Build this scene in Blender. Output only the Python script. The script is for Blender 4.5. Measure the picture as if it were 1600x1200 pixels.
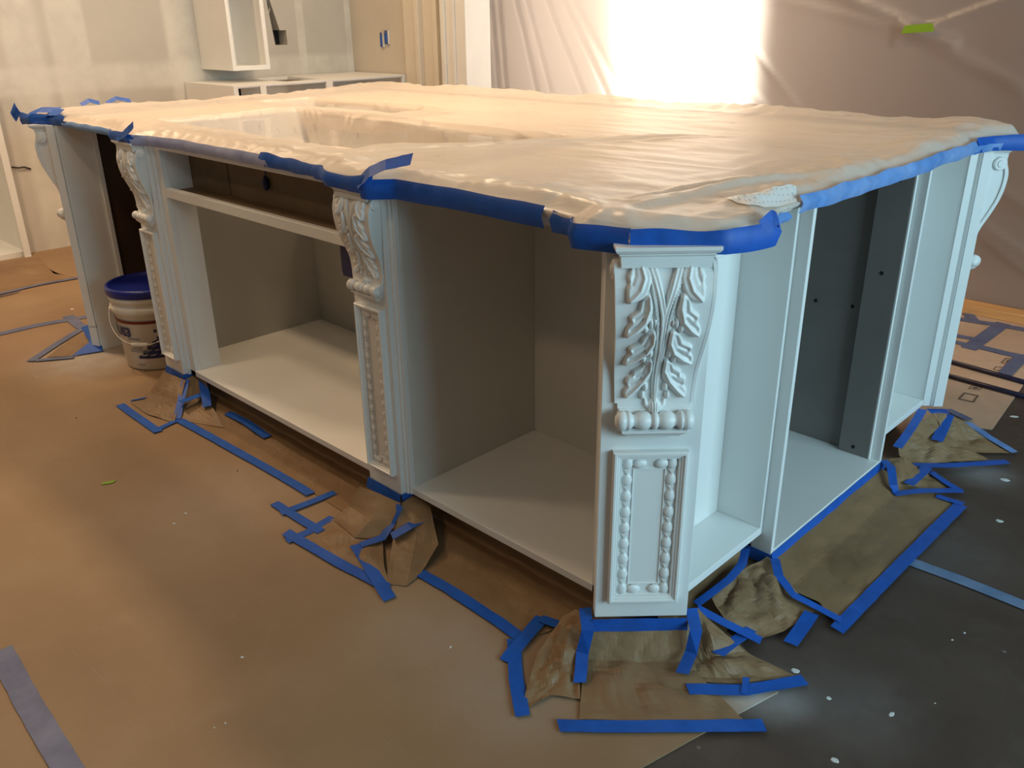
import bpy, bmesh, math, random
import numpy as np
from mathutils import Vector, Matrix, noise

random.seed(7)
for o in list(bpy.data.objects):
    bpy.data.objects.remove(o)
SC = bpy.context.scene
COL = SC.collection

# ------------------------------------------------------------------ camera
H = 1.27                                   # camera height above the floor
F_PX, YAW, PITCH, ROLL = 1343.45, 0.776236, 0.404111, -0.012454
def cam_axes():
    f = np.array([-math.sin(YAW)*math.cos(PITCH), math.cos(YAW)*math.cos(PITCH), -math.sin(PITCH)])
    rt = np.array([math.cos(YAW), math.sin(YAW), 0.0]); up = np.cross(rt, f)
    r = rt*math.cos(ROLL)+up*math.sin(ROLL); u = -rt*math.sin(ROLL)+up*math.cos(ROLL)
    return r, u, f
CR, CU, CF = cam_axes()
cam_data = bpy.data.cameras.new('camera')
cam = bpy.data.objects.new('camera', cam_data); COL.objects.link(cam)
cam_data.sensor_fit = 'HORIZONTAL'; cam_data.sensor_width = 36.0
cam_data.lens = F_PX/1600*36.0; cam_data.clip_start = 0.02
cam.matrix_world = Matrix(((CR[0], CU[0], -CF[0], 0), (CR[1], CU[1], -CF[1], 0), (CR[2], CU[2], -CF[2], H), (0, 0, 0, 1)))
SC.camera = cam

def P(px, py, z=0.0):
    """world point at height z that the photograph shows at pixel px, py"""
    d = CR*((px-800)/F_PX) - CU*((py-600)/F_PX) + CF
    t = (z-H)/d[2]
    return Vector((d[0]*t, d[1]*t, z))

# ------------------------------------------------------------------ light and exposure
SC.view_settings.view_transform = 'Standard'
SC.view_settings.look = 'None'
SC.view_settings.gamma = 1.0
SC.view_settings.use_curve_mapping = False
SC.view_settings.exposure = 0.0
W = bpy.data.worlds.new('world'); SC.world = W; W.use_nodes = True
W.node_tree.nodes['Background'].inputs[0].default_value = (0.45, 0.72, 1.0, 1)
W.node_tree.nodes['Background'].inputs[1].default_value = 0.6

def area(name, loc, target, size, size_y, power, col, spread=math.pi):
    l = bpy.data.lights.new(name, 'AREA'); l.shape = 'RECTANGLE'; l.size = size; l.size_y = size_y
    l.energy = power; l.color = col; l.spread = spread
    o = bpy.data.objects.new(name, l); COL.objects.link(o); o.location = loc
    o.rotation_euler = (Vector(target)-Vector(loc)).to_track_quat('-Z', 'Y').to_euler()
    return o
WARM = (1.0, 0.72, 0.45)
# daylight standing in the big window of the right-hand wall
area('window_daylight', (2.55, 1.75, 1.45), (-2.0, 1.75, 1.2), 2.9, 1.5, 118, (0.54, 0.86, 1.0))
# warm ceiling lamps of the kitchen; the last, near the camera, is added fill
for i, (x, y, p) in enumerate([(-4.4, 0.9, 40), (-4.5, 3.0, 18), (-2.6, 2.4, 42), (-3.0, 0.3, 11), (-1.5, -0.7, 9)]):
    area('ceiling_and_fill_lamp', (x, y, 2.68), (x, y, 0), 0.22, 0.22, p, WARM)
# light burning behind the plastic curtain
area('light_behind_curtain', (-3.35, 5.1, 1.45), (-3.2, 4.25, 1.35), 0.9, 1.4, 14, (1.0, 0.86, 0.68))

# ------------------------------------------------------------------ materials
def S(r, g, b):
    return tuple(((c/255)/12.92 if c/255 <= 0.04045 else ((c/255+0.055)/1.055)**2.4) for c in (r, g, b)) + (1,)

class NT:
    def __init__(s, name):
        s.m = bpy.data.materials.new(name); s.m.use_nodes = True
        s.t = s.m.node_tree; s.b = s.t.nodes['Principled BSDF']; s.out = s.t.nodes['Material Output']
        s.tc = s.t.nodes.new('ShaderNodeTexCoord')
    def n(s, typ, **kw):
        nd = s.t.nodes.new(typ)
        for k, v in kw.items(): setattr(nd, k, v)
        return nd
    def l(s, a, b): s.t.links.new(a, b)
    def noise(s, scale, detail=4, rough=0.55, vec=None, dist=0.0):
        nd = s.n('ShaderNodeTexNoise'); nd.inputs['Scale'].default_value = scale
        nd.inputs['Detail'].default_value = detail; nd.inputs['Roughness'].default_value = rough
        nd.inputs['Distortion'].default_value = dist
        s.l(vec if vec else s.tc.outputs['Object'], nd.inputs['Vector']); return nd.outputs['Fac']
    def ramp(s, fac, stops):
        r = s.n('ShaderNodeValToRGB'); e = r.color_ramp.elements
        while len(e) < len(stops): e.new(0.5)
        for el, (p, c) in zip(e, stops):
            el.position = p; el.color = c if len(c) == 4 else tuple(c)+(1,)
        s.l(fac, r.inputs[0]); return r.outputs[0]
    def mix(s, fac, a, b):
        m = s.n('ShaderNodeMix', data_type='RGBA')
        for sock, v in ((m.inputs[0], fac), (m.inputs[6], a), (m.inputs[7], b)):
            if hasattr(v, 'is_output'): s.l(v, sock)
            else: sock.default_value = v
        return m.outputs[2]
    def math(s, op, a, b=None, c=None):
        m = s.n('ShaderNodeMath', operation=op)
        for i, v in enumerate((a, b, c)):
            if v is None: continue
            if hasattr(v, 'is_output'): s.l(v, m.inputs[i])
            else: m.inputs[i].default_value = v
        return m.outputs[0]
    def bump(s, h, strength=0.2, dist=0.01):
        b = s.n('ShaderNodeBump'); b.inputs['Strength'].default_value = strength; b.inputs['Distance'].default_value = dist
        s.l(h, b.inputs['Height']); s.l(b.outputs[0], s.b.inputs['Normal'])
    def mapping(s, scale=(1, 1, 1), rot=(0, 0, 0)):
        m = s.n('ShaderNodeMapping'); m.inputs['Scale'].default_value = scale; m.inputs['Rotation'].default_value = rot
        s.l(s.tc.outputs['Object'], m.inputs['Vector']); return m.outputs[0]
    def spot(s, centre, radius, soft=1.0):
        """1 inside a soft blot around centre, 0 outside"""
        vm = s.n('ShaderNodeVectorMath', operation='DISTANCE'); s.l(s.tc.outputs['Object'], vm.inputs[0])
        vm.inputs[1].default_value = centre
        mr = s.n('ShaderNodeMapRange', interpolation_type='SMOOTHSTEP'); s.l(vm.outputs['Value'], mr.inputs[0])
        mr.inputs[1].default_value = radius; mr.inputs[2].default_value = radius*(1-soft)
        return mr.outputs[0]
    def band(s, axis, centre, half, edge):
        sp = s.n('ShaderNodeSeparateXYZ'); s.l(s.tc.outputs['Object'], sp.inputs[0])
        d = s.math('ABSOLUTE', s.math('SUBTRACT', sp.outputs[axis], centre))
        mr = s.n('ShaderNodeMapRange', interpolation_type='SMOOTHSTEP'); s.l(d, mr.inputs[0])
        mr.inputs[1].default_value = half+edge; mr.inputs[2].default_value = half
        return mr.outputs[0]
    def base(s, c):
        if hasattr(c, 'is_output'): s.l(c, s.b.inputs['Base Color'])
        else: s.b.inputs['Base Color'].default_value = c
    def set(s, rough=0.5, metal=0.0, spec=0.5):
        s.b.inputs['Roughness'].default_value = rough; s.b.inputs['Metallic'].default_value = metal
        s.b.inputs['Specular IOR Level'].default_value = spec

M = {}
def plain(key, col, rough=0.5, var=0.06, scale=30, bump=0.0, spec=0.5, metal=0.0):
    t = NT(key); c = Vector(col[:3])
    t.base(t.ramp(t.noise(scale), [(0.3, tuple(c*(1-var))), (0.7, tuple(c*(1+var)))]))
    t.set(rough, metal, spec)
    if bump: t.bump(t.noise(scale*6, 3), bump, 0.002)
    M[key] = t.m; return t
plain('white_paint', (0.80, 0.80, 0.78), 0.38, 0.015, 8, 0.04)
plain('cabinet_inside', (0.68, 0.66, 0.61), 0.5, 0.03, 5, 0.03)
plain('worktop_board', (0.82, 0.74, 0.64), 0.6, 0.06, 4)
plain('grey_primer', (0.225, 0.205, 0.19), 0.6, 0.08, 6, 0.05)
plain('shaded_inside', (0.46, 0.455, 0.42), 0.5, 0.03, 5, 0.03)  # darker copy of the cabinet interior, sink compartment's shade put into the colour
plain('raw_board', S(124, 104, 80), 0.7, 0.14, 7, 0.05)
plain('dark_board', S(64, 42, 22), 0.75, 0.2, 6)
plain('dark_hole', (0.012, 0.010, 0.009), 0.9, 0.1, 9)
plain('green_tape', S(125, 160, 20), 0.6, 0.06, 40)
plain('blue_lid', (0.008, 0.018, 0.20), 0.35, 0.1, 20)
plain('bucket_white', (0.72, 0.68, 0.60), 0.4, 0.05, 12)
plain('maroon', (0.17, 0.018, 0.012), 0.4, 0.05, 12)
plain('navy', (0.012, 0.02, 0.10), 0.4, 0.1, 12)
plain('print_grey', (0.25, 0.24, 0.23), 0.6, 0.1, 12)
plain('steel', (0.5, 0.48, 0.45), 0.35, 0.05, 12, metal=0.9)
plain('navy_pole', (0.010, 0.008, 0.03), 0.35, 0.1, 12)
plain('paint_spot', (0.62, 0.62, 0.60), 0.7, 0.06, 60)
plain('box_blue', (0.005, 0.015, 0.10), 0.4, 0.1, 20)
plain('print_brown', (0.12, 0.075, 0.05), 0.8, 0.2, 60)

def tape_mat(key, col, haze):
    t = NT(key); c = Vector(col)
    n = t.noise(25, 4, 0.6)
    a = t.ramp(n, [(0.3, tuple(c*0.85)), (0.7, tuple(c*1.15))])
    t.base(t.mix(t.math('MULTIPLY', t.ramp(t.noise(9, 3, 0.6), [(0.35, (0, 0, 0)), (0.75, (1, 1, 1))]), haze), a, (0.55, 0.58, 0.72, 1)))
    t.set(0.5, 0, 0.35)
    t.bump(t.noise(70, 3), 0.15, 0.002); M[key] = t.m
tape_mat('blue_tape', (0.005, 0.085, 0.42), 0.02)
tape_mat('hazed_tape', (0.10, 0.25, 0.58), 0.30)
tape_mat('pale_tape', (0.09, 0.17, 0.30), 0.2)
tape_mat('dusty_tape', (0.085, 0.10, 0.19), 0.12)
tape_mat('white_sprayed_tape', (0.26, 0.29, 0.50), 0.6)

# kraft masking paper
t = NT('kraft'); n1 = t.noise(5, 5, 0.6); n2 = t.noise(160, 2, 0.5, t.mapping((1, 1, 1)))
c = t.ramp(n1, [(0.3, S(122, 96, 68)), (0.55, S(136, 109, 79)), (0.75, S(150, 123, 92))])
t.base(t.mix(t.math('MULTIPLY', n2, 0.25), c, S(140, 100, 60))); t.set(0.55, 0, 0.4)
t.bump(t.noise(14, 5, 0.6), 0.35, 0.012); M['kraft'] = t.m

# tan floor protection board, scuffed
def board_mat(key, c0, c1, c2):
    t = NT(key)
    n1 = t.noise(1.6, 6, 0.62); n2 = t.noise(9, 5, 0.65, None, 0.6)
    c = t.ramp(n1, [(0.28, c0), (0.5, c1), (0.75, c2)])
    c = t.mix(t.ramp(n2, [(0.55, (0, 0, 0)), (0.8, (0.35, 0.35, 0.35))]), c, S(160, 136, 110))
    scr = t.noise(3.0, 8, 0.7, t.mapping((1, 7, 1), (0, 0, 0.6)), 1.2)
    c = t.mix(t.ramp(scr, [(0.66, (0, 0, 0)), (0.74, (0.30, 0.30, 0.30))]), c, S(190, 168, 142))
    fib = t.noise(220, 2, 0.5)
    c = t.mix(t.math('MULTIPLY', fib, 0.22), c, S(120, 92, 62))
    # white paint overspray around the feet of the island
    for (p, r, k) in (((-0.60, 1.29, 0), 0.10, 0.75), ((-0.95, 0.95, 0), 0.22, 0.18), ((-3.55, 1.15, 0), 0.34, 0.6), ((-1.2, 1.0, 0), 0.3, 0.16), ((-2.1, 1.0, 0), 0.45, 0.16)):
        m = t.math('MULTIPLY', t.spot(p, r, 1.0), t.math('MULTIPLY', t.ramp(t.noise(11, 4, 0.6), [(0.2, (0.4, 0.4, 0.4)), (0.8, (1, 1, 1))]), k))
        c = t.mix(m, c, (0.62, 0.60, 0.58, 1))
    t.base(c); t.set(0.62, 0, 0.35)
    t.bump(t.noise(4, 4, 0.6), 0.15, 0.01); M[key] = t.m
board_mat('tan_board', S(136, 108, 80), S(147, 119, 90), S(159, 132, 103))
board_mat('pink_board', S(182, 148, 122), S(196, 163, 137), S(206, 177, 154))

# dark mottled concrete
t = NT('subfloor')  # darker floor colour beyond the tan board's edge, with pale blots and specks
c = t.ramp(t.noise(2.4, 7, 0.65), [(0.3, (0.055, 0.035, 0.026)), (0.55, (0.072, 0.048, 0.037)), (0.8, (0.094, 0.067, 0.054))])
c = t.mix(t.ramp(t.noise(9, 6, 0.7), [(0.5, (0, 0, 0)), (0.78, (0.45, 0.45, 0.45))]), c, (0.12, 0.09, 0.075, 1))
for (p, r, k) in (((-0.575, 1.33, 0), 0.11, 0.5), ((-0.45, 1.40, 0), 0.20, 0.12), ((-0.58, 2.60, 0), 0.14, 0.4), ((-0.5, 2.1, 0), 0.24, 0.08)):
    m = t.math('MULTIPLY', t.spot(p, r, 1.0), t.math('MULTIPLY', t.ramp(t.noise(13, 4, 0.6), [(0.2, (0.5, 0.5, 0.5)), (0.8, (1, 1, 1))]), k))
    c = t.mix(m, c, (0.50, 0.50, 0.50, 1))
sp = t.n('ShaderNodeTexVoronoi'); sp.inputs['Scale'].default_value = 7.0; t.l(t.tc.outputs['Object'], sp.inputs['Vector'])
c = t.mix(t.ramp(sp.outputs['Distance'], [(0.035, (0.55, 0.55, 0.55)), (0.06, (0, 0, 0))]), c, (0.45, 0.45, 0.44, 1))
t.base(c); t.set(0.55, 0, 0.4); t.bump(t.noise(30, 5, 0.6), 0.2, 0.004); M['subfloor'] = t.m

# taped and filled drywall
t = NT('drywall')
c = t.ramp(t.noise(1.3, 4, 0.6), [(0.3, (0.47, 0.44, 0.40)), (0.7, (0.56, 0.53, 0.48))])
edge = t.ramp(t.noise(5, 4, 0.65), [(0.3, (0.25, 0.25, 0.25)), (0.62, (1, 1, 1))])
for ax, ce, ha, ed in ((1, 1.80, 0.07, 0.06), (2, 0.96, 0.05, 0.05), (1, 2.74, 0.07, 0.05), (1, 3.63, 0.025, 0.012), (1, 4.045, 0.03, 0.012), (1, 2.06, 0.09, 0.03)):
    c = t.mix(t.math('MULTIPLY', t.math('MULTIPLY', t.band(ax, ce, ha, ed), edge), 0.75), c, (0.70, 0.68, 0.62, 1))
t.base(c); t.set(0.7, 0, 0.3); t.bump(t.noise(3, 4), 0.08, 0.01); M['drywall'] = t.m
plain('warm_wall', (0.56, 0.50, 0.42), 0.65, 0.05, 2)
plain('room_wall', (0.36, 0.34, 0.31), 0.8, 0.05, 2)
plain('ceiling_paint', (0.42, 0.40, 0.38), 0.8, 0.03, 2)
plain('trim_paint', (0.66, 0.60, 0.50), 0.4, 0.03, 5)
plain('trim_white', (0.74, 0.72, 0.68), 0.4, 0.03, 5)
plain('wall_brown', S(120, 96, 84), 0.8, 0.1, 1.5)
t = NT('lumber'); g = t.noise(3, 5, 0.6, t.mapping((1.2, 22, 22)))
t.base(t.ramp(g, [(0.3, S(196, 138, 82)), (0.6, S(218, 164, 104)), (0.8, S(190, 130, 74))])); t.set(0.6); M['lumber'] = t.m

# thin draped plastic over the worktop
t = NT('plastic_cover')
rg = t.n('ShaderNodeTexNoise', noise_type='RIDGED_MULTIFRACTAL'); rg.inputs['Scale'].default_value = 2.6; rg.inputs['Detail'].default_value = 3
t.l(t.mapping((1.0, 2.6, 1), (0, 0, 0.35)), rg.inputs['Vector']); wr = t.math('MULTIPLY', rg.outputs['Fac'], 0.5)
fine = t.noise(12, 3, 0.5, t.mapping((1, 2.2, 3), (0, 0, -0.2)), 0.5)
c = t.ramp(t.noise(1.7, 4, 0.6), [(0.3, (0.76, 0.68, 0.60)), (0.7, (0.84, 0.77, 0.70))])
blob = t.noise(11, 3, 0.5, t.mapping((1.0, 2.2, 1)))
c = t.mix(t.ramp(blob, [(0.66, (0, 0, 0)), (0.73, (0.45, 0.45, 0.45))]), c, (0.45, 0.38, 0.40, 1))
t.base(c); t.set(0.36, 0, 0.4)
t.b.inputs['Subsurface Weight'].default_value = 0.0
hh = t.math('ADD', t.math('MULTIPLY', wr, 0.8), t.math('MULTIPLY', fine, 0.3))
t.bump(hh, 0.36, 0.025)
tp = t.n('ShaderNodeBsdfTransparent'); tp.inputs[0].default_value = (0.97, 0.93, 0.88, 1)
mx = t.n('ShaderNodeMixShader'); mx.inputs[0].default_value = 0.34
t.l(t.b.outputs[0], mx.inputs[1]); t.l(tp.outputs[0], mx.inputs[2]); t.l(mx.outputs[0], t.out.inputs[0])
M['plastic_cover'] = t.m

# hanging translucent plastic curtain
t = NT('plastic_curtain')
tr = t.n('ShaderNodeBsdfRefraction'); tr.inputs['Color'].default_value = (0.92, 0.86, 0.82, 1)
tr.inputs['Roughness'].default_value = 0.75; tr.inputs['IOR'].default_value = 1.18
tl = t.n('ShaderNodeBsdfTranslucent'); tl.inputs[0].default_value = (0.80, 0.70, 0.63, 1)
t.base((0.36, 0.295, 0.265, 1)); t.set(0.3, 0, 0.5)
t.bump(t.noise(4, 5, 0.6, t.mapping((3, 3, 1.0), (0, 0.25, 0)), 0.4), 0.35, 0.02)
m1 = t.n('ShaderNodeMixShader'); m1.inputs[0].default_value = 0.35
t.l(t.b.outputs[0], m1.inputs[1]); t.l(tl.outputs[0], m1.inputs[2])
m2 = t.n('ShaderNodeMixShader'); m2.inputs[0].default_value = 0.30
t.l(m1.outputs[0], m2.inputs[1]); t.l(tr.outputs[0], m2.inputs[2]); t.l(m2.outputs[0], t.out.inputs[0])
M['plastic_curtain'] = t.m

t = NT('lit_pane'); t.base((0.8, 0.8, 0.8, 1))
t.b.inputs['Emission Color'].default_value = (1.0, 0.93, 0.80, 1); t.b.inputs['Emission Strength'].default_value = 9.0
M['lit_pane'] = t.m
t = NT('glass'); t.b.inputs['Transmission Weight'].default_value = 1.0; t.set(0.02); M['glass'] = t.m

# ------------------------------------------------------------------ builders
def tag(o, label=None, cat=None, group=None, kind=None):
    if label: o['label'] = label
    if cat: o['category'] = cat
    if group: o['group'] = group
    if kind: o['kind'] = kind
    return o
def empty(name, loc=(0, 0, 0), rz=0.0):
    o = bpy.data.objects.new(name, None); o.empty_display_size = 0.05; COL.objects.link(o)
    o.location = loc; o.rotation_euler = (0, 0, rz); return o

class MB:
    """collects geometry for ONE mesh object"""
    def __init__(s): s.v = []; s.f = []
    def add(s, vs, fs):
        k = len(s.v); s.v += [tuple(v) for v in vs]; s.f += [tuple(i+k for i in f) for f in fs]; return s
    def box(s, x0, x1, y0, y1, z0, z1):
        return s.add([(x0, y0, z0), (x1, y0, z0), (x1, y1, z0), (x0, y1, z0), (x0, y0, z1), (x1, y0, z1), (x1, y1, z1), (x0, y1, z1)],
                     [(0, 3, 2, 1), (4, 5, 6, 7), (0, 1, 5, 4), (1, 2, 6, 5), (2, 3, 7, 6), (3, 0, 4, 7)])
    def prism(s, pts, z0, z1):
        n = len(pts)
        return s.add([(x, y, z0) for x, y in pts]+[(x, y, z1) for x, y in pts],
                     [tuple(range(n))[::-1], tuple(range(n, 2*n))]+[(i, (i+1) % n, n+(i+1) % n, n+i) for i in range(n)])
    def loft(s, rings, caps=True, closed=True):
        n = len(rings[0]); vs = [p for r in rings for p in r]; fs = []
        for k in range(len(rings)-1):
            for i in range(n if closed else n-1):
                j = (i+1) % n; fs.append((k*n+i, k*n+j, (k+1)*n+j, (k+1)*n+i))
        if caps and closed:
            fs.append(tuple(range(n))[::-1]); fs.append(tuple((len(rings)-1)*n+i for i in range(n)))
        return s.add(vs, fs)
    def grid(s, fn, nu, nv):
        vs = [fn(i/nu, j/nv) for j in range(nv+1) for i in range(nu+1)]
        fs = [(j*(nu+1)+i, j*(nu+1)+i+1, (j+1)*(nu+1)+i+1, (j+1)*(nu+1)+i) for j in range(nv) for i in range(nu)]
        return s.add(vs, fs)
    def lathe(s, prof, axis='z', n=32, c=(0, 0, 0)):
        rings = []
        for (r, h) in prof:
            ring = []
            for i in range(n):
                a = 2*math.pi*i/n; p, q = r*math.cos(a), r*math.sin(a)
                ring.append((c[0]+p, c[1]+q, c[2]+h) if axis == 'z' else (c[0]+h, c[1]+p, c[2]+q))
            rings.append(ring)
        return s.loft(rings)
    def tube(s, pts, r, n=8):
        pts = [Vector(p) for p in pts]; rings = []
        for i, p in enumerate(pts):
            d = (pts[min(i+1, len(pts)-1)]-pts[max(i-1, 0)]).normalized()
            a = d.cross(Vector((0, 0, 1)));  a = a if a.length > 1e-3 else Vector((1, 0, 0)); a.normalize(); b = d.cross(a)
            rings.append([p+a*(r*math.cos(2*math.pi*k/n))+b*(r*math.sin(2*math.pi*k/n)) for k in range(n)])
        return s.loft(rings)
    def mesh(s, name):
        me = bpy.data.meshes.new(name); me.from_pydata([tuple(v) for v in s.v], [], s.f); me.update(); return me
    def build(s, name, mat, parent=None, smooth=False, bevel=0.0, solid=0.0, fix=True):
        me = s.mesh(name)
        if fix:
            bm = bmesh.new(); bm.from_mesh(me); bmesh.ops.recalc_face_normals(bm, faces=bm.faces); bm.to_mesh(me); bm.free()
        me.materials.append(M[mat])
        if smooth:
            me.polygons.foreach_set('use_smooth', [True]*len(me.polygons))
        o = bpy.data.objects.new(name, me); COL.objects.link(o)
        if parent: o.parent = parent
        if bevel:
            b = o.modifiers.new('bevel', 'BEVEL'); b.width = bevel; b.segments = 2; b.limit_method = 'ANGLE'
        if solid:
            q = o.modifiers.new('solid', 'SOLIDIFY'); q.thickness = solid; q.offset = 1
        return o
def box(name, mat, parent, x0, x1, y0, y1, z0, z1, bevel=0.0015):
    return MB().box(x0, x1, y0, y1, z0, z1).build(name, mat, parent, bevel=bevel)
def share(src, name, parent, loc=(0, 0, 0), rot=(0, 0, 0), scale=(1, 1, 1)):
    o = src.copy(); o.name = name; COL.objects.link(o); o.parent = parent
    o.location = loc; o.rotation_euler = rot; o.scale = scale; return o

# ------------------------------------------------------------------ room shell
BACK = 4.25
tag(MB().box(-6.6, 2.7, -3.3, 7.0, -0.10, -0.004).build('floor', 'subfloor'), kind='structure')
tag(MB().box(-6.6, 2.7, -3.3, 7.0, 2.75, 2.85).build('ceiling', 'ceiling_paint'), kind='structure')
# left wall with the open slot cut into the drywall and the opening of the tall cabinet
wl = MB()
XW = -5.59
slot = [(3.379, 1.42), (3.414, 1.106), (3.515, 1.106), (3.50, 1.19), (3.462, 1.19), (3.43, 1.42)]
wl.box(XW-0.12, XW, -3.3, 1.0, 0, 2.75)
wl.box(XW-0.12, XW, 1.0, 1.575, 2.1, 2.75)
wl.box(XW-0.12, XW, 1.575, 3.38, 0, 2.75)
wl.box(XW-0.12, XW, 3.53, 4.2, 0, 2.75)
wl.box(XW-0.12, XW, 3.38, 3.53, 0, 1.106)
wl.box(XW-0.12, XW, 3.38, 3.53, 1.9, 2.75)
# slanted jambs of the slot
def yz_prism(mb, pts, x0, x1):
    n = len(pts)
    mb.add([(x0, y, z) for y, z in pts]+[(x1, y, z) for y, z in pts],
           [tuple(range(n)), tuple(range(n, 2*n))[::-1]]+[(i, (i+1) % n, n+(i+1) % n, n+i) for i in range(n)])
yz_prism(wl, [(3.38, 1.106), (3.416, 1.106), (3.38, 1.42)], XW-0.12, XW)
yz_prism(wl, [(3.53, 1.20), (3.53, 1.9), (3.38, 1.9), (3.40, 1.42), (3.462, 1.20)], XW-0.12, XW)
wl.box(XW-0.12, XW, 3.512, 3.53, 1.106, 1.20)
wall_left = tag(wl.build('wall_left', 'drywall'), kind='structure')
box('slot_back', 'dark_hole', wall_left, XW-0.118, XW-0.10, 3.375, 3.535, 1.10, 1.9, 0)
MB().tube([(XW-0.03, 3.40+0.02*math.sin(k), 1.40-0.035*k) for k in range(6)], 0.003).build('wire', 'steel', wall_left)
MB().tube([(XW+0.004, 1.60, 0.505), (XW+0.012, 1.635, 0.497), (XW+0.010, 1.665, 0.498), (XW+0.004, 1.70, 0.482)], 0.004).build('wire_end', 'dark_hole', wall_left)
# nook end wall with two taped outlet boxes
wb = tag(MB().box(-5.71, -4.95, 4.06, 4.20, 0, 2.75).build('wall_nook', 'warm_wall'), kind='structure')
# wall of the room behind the curtain with a bright window
wr_ = MB(); WX0, WX1, WY = -3.86, -2.86, 5.2
wr_.box(-6.6, WX0, WY, WY+0.1, 0, 2.75).box(WX1, 2.7, WY, WY+0.1, 0, 2.75).box(WX0, WX1, WY, WY+0.1, 0, 0.45).box(WX0, WX1, WY, WY+0.1, 2.2, 2.75)
tag(wr_.build('wall_back', 'wall_brown'), kind='structure')
w2 = tag(MB().box(WX0, WX1, WY+0.04, WY+0.05, 0.45, 2.2).build('window_2', 'lit_pane'), kind='structure')
# right wall with the window that lets the daylight in
wr2 = MB().box(2.6, 2.7, -3.3, 0.25, 0, 2.75).box(2.6, 2.7, 3.25, 5.2, 0, 2.75).box(2.6, 2.7, 0.25, 3.25, 0, 0.65).box(2.6, 2.7, 0.25, 3.25, 2.25, 2.75)
tag(wr2.build('wall_right', 'room_wall'), kind='structure')
w1 = tag(empty('window_1', (2.65, 1.75, 0.65)), kind='structure')
fr = MB()
fr.box(-0.03, 0.03, -1.5, 1.5, 0, 0.05).box(-0.03, 0.03, -1.5, 1.5, 1.55, 1.6)
for yy in (-1.5, -0.025, 1.45): fr.box(-0.03, 0.03, yy, yy+0.05, 0.05, 1.55)
fr.build('window_frame', 'trim_white', w1)
tag(MB().box(-6.6, 2.7, -3.4, -3.3, 0, 2.75).build('wall_front', 'room_wall'), kind='structure')
# door casing between nook and curtain: four stepped upright boards
for i, (x0, x1, y0, m) in enumerate([(-4.95, -4.80, 4.03, 'trim_paint'), (-4.80, -4.755, 3.995, 'trim_paint'), (-4.755, -4.62, 4.035, 'trim_paint'),
                                     (-4.62, -4.575, 4.0, 'trim_paint'), (-4.575, -4.52, 4.06, 'trim_white'), (-4.52, -4.28, 3.98, 'trim_white')]):
    tr_ = MB().box(x0, x1, y0, 4.2, 0, 2.75)
    if i == 5:
        tr_.box(-4.50, -4.46, 3.965, 3.98, 0, 2.75).box(-4.40, -4.37, 3.968, 3.98, 0, 2.75)
    tag(tr_.build('trim_%d' % (i+1), m, bevel=0.004), kind='structure')

# ------------------------------------------------------------------ floor protection boards
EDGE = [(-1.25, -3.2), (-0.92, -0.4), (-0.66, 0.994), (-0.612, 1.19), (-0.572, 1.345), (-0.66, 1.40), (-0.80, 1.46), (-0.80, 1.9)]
fb = empty('floor_protection_board'); tag(fb, 'large scuffed tan floor protection board in front of the island', 'floor covering')
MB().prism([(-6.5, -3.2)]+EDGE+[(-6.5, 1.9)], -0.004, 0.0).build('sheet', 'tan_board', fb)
fb2 = empty('floor_protection_board'); tag(fb2, 'pinkish floor protection board with printed marks behind the island', 'floor covering')
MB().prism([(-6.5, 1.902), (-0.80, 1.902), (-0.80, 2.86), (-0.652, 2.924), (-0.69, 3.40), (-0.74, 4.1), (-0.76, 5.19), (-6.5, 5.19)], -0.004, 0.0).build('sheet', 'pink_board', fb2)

# ------------------------------------------------------------------ tape helper
def tape(parent, pts, width=0.033, mat='blue_tape', up=(0, 0, 1), rag=0.0015, seg=0.03, lift=0.0008, name='tape_strip'):
    """a strip of masking tape along 3-D points, facing up"""
    pts = [Vector(p) for p in pts]; up = Vector(up).normalized()
    path = []
    for a, b in zip(pts, pts[1:]):
        k = max(1, int((b-a).length/seg))
        path += [a.lerp(b, i/k) for i in range(k)]
    path.append(pts[-1])
    L, R_ = [], []
    ph = random.random()*50
    for i, p in enumerate(path):
        d = (path[min(i+1, len(path)-1)]-path[max(i-1, 0)])
        sd = d.cross(up); sd = sd.normalized() if sd.length > 1e-6 else Vector((1, 0, 0))
        nrm = sd.cross(d).normalized()
        w = width/2+noise.noise((ph, i*0.7, 0))*rag
        q = p+nrm*(lift+abs(noise.noise((ph, i*0.5, 3)))*0.0012)
        L.append(q+sd*w); R_.append(q-sd*(width/2+noise.noise((ph, i*0.7, 9))*rag))
    # torn ends
    for k in (0, -1):
        d = (path[1]-path[0]).normalized()*(-1 if k == 0 else 1) if k == 0 else (path[-1]-path[-2]).normalized()
        L[k] = L[k]+d*random.uniform(-0.004, 0.006); R_[k] = R_[k]+d*random.uniform(-0.004, 0.006)
    n = len(path)
    mb = MB(); mb.add(L+R_, [(i, i+1, n+i+1, n+i) for i in range(n-1)])
    return mb.build(name, mat, parent, solid=0.0006)
def ptape(parent, pix, z=0.004, **kw):
    return tape(parent, [P(p[0], p[1], p[2] if len(p) > 2 else z) for p in pix], **kw)

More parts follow.
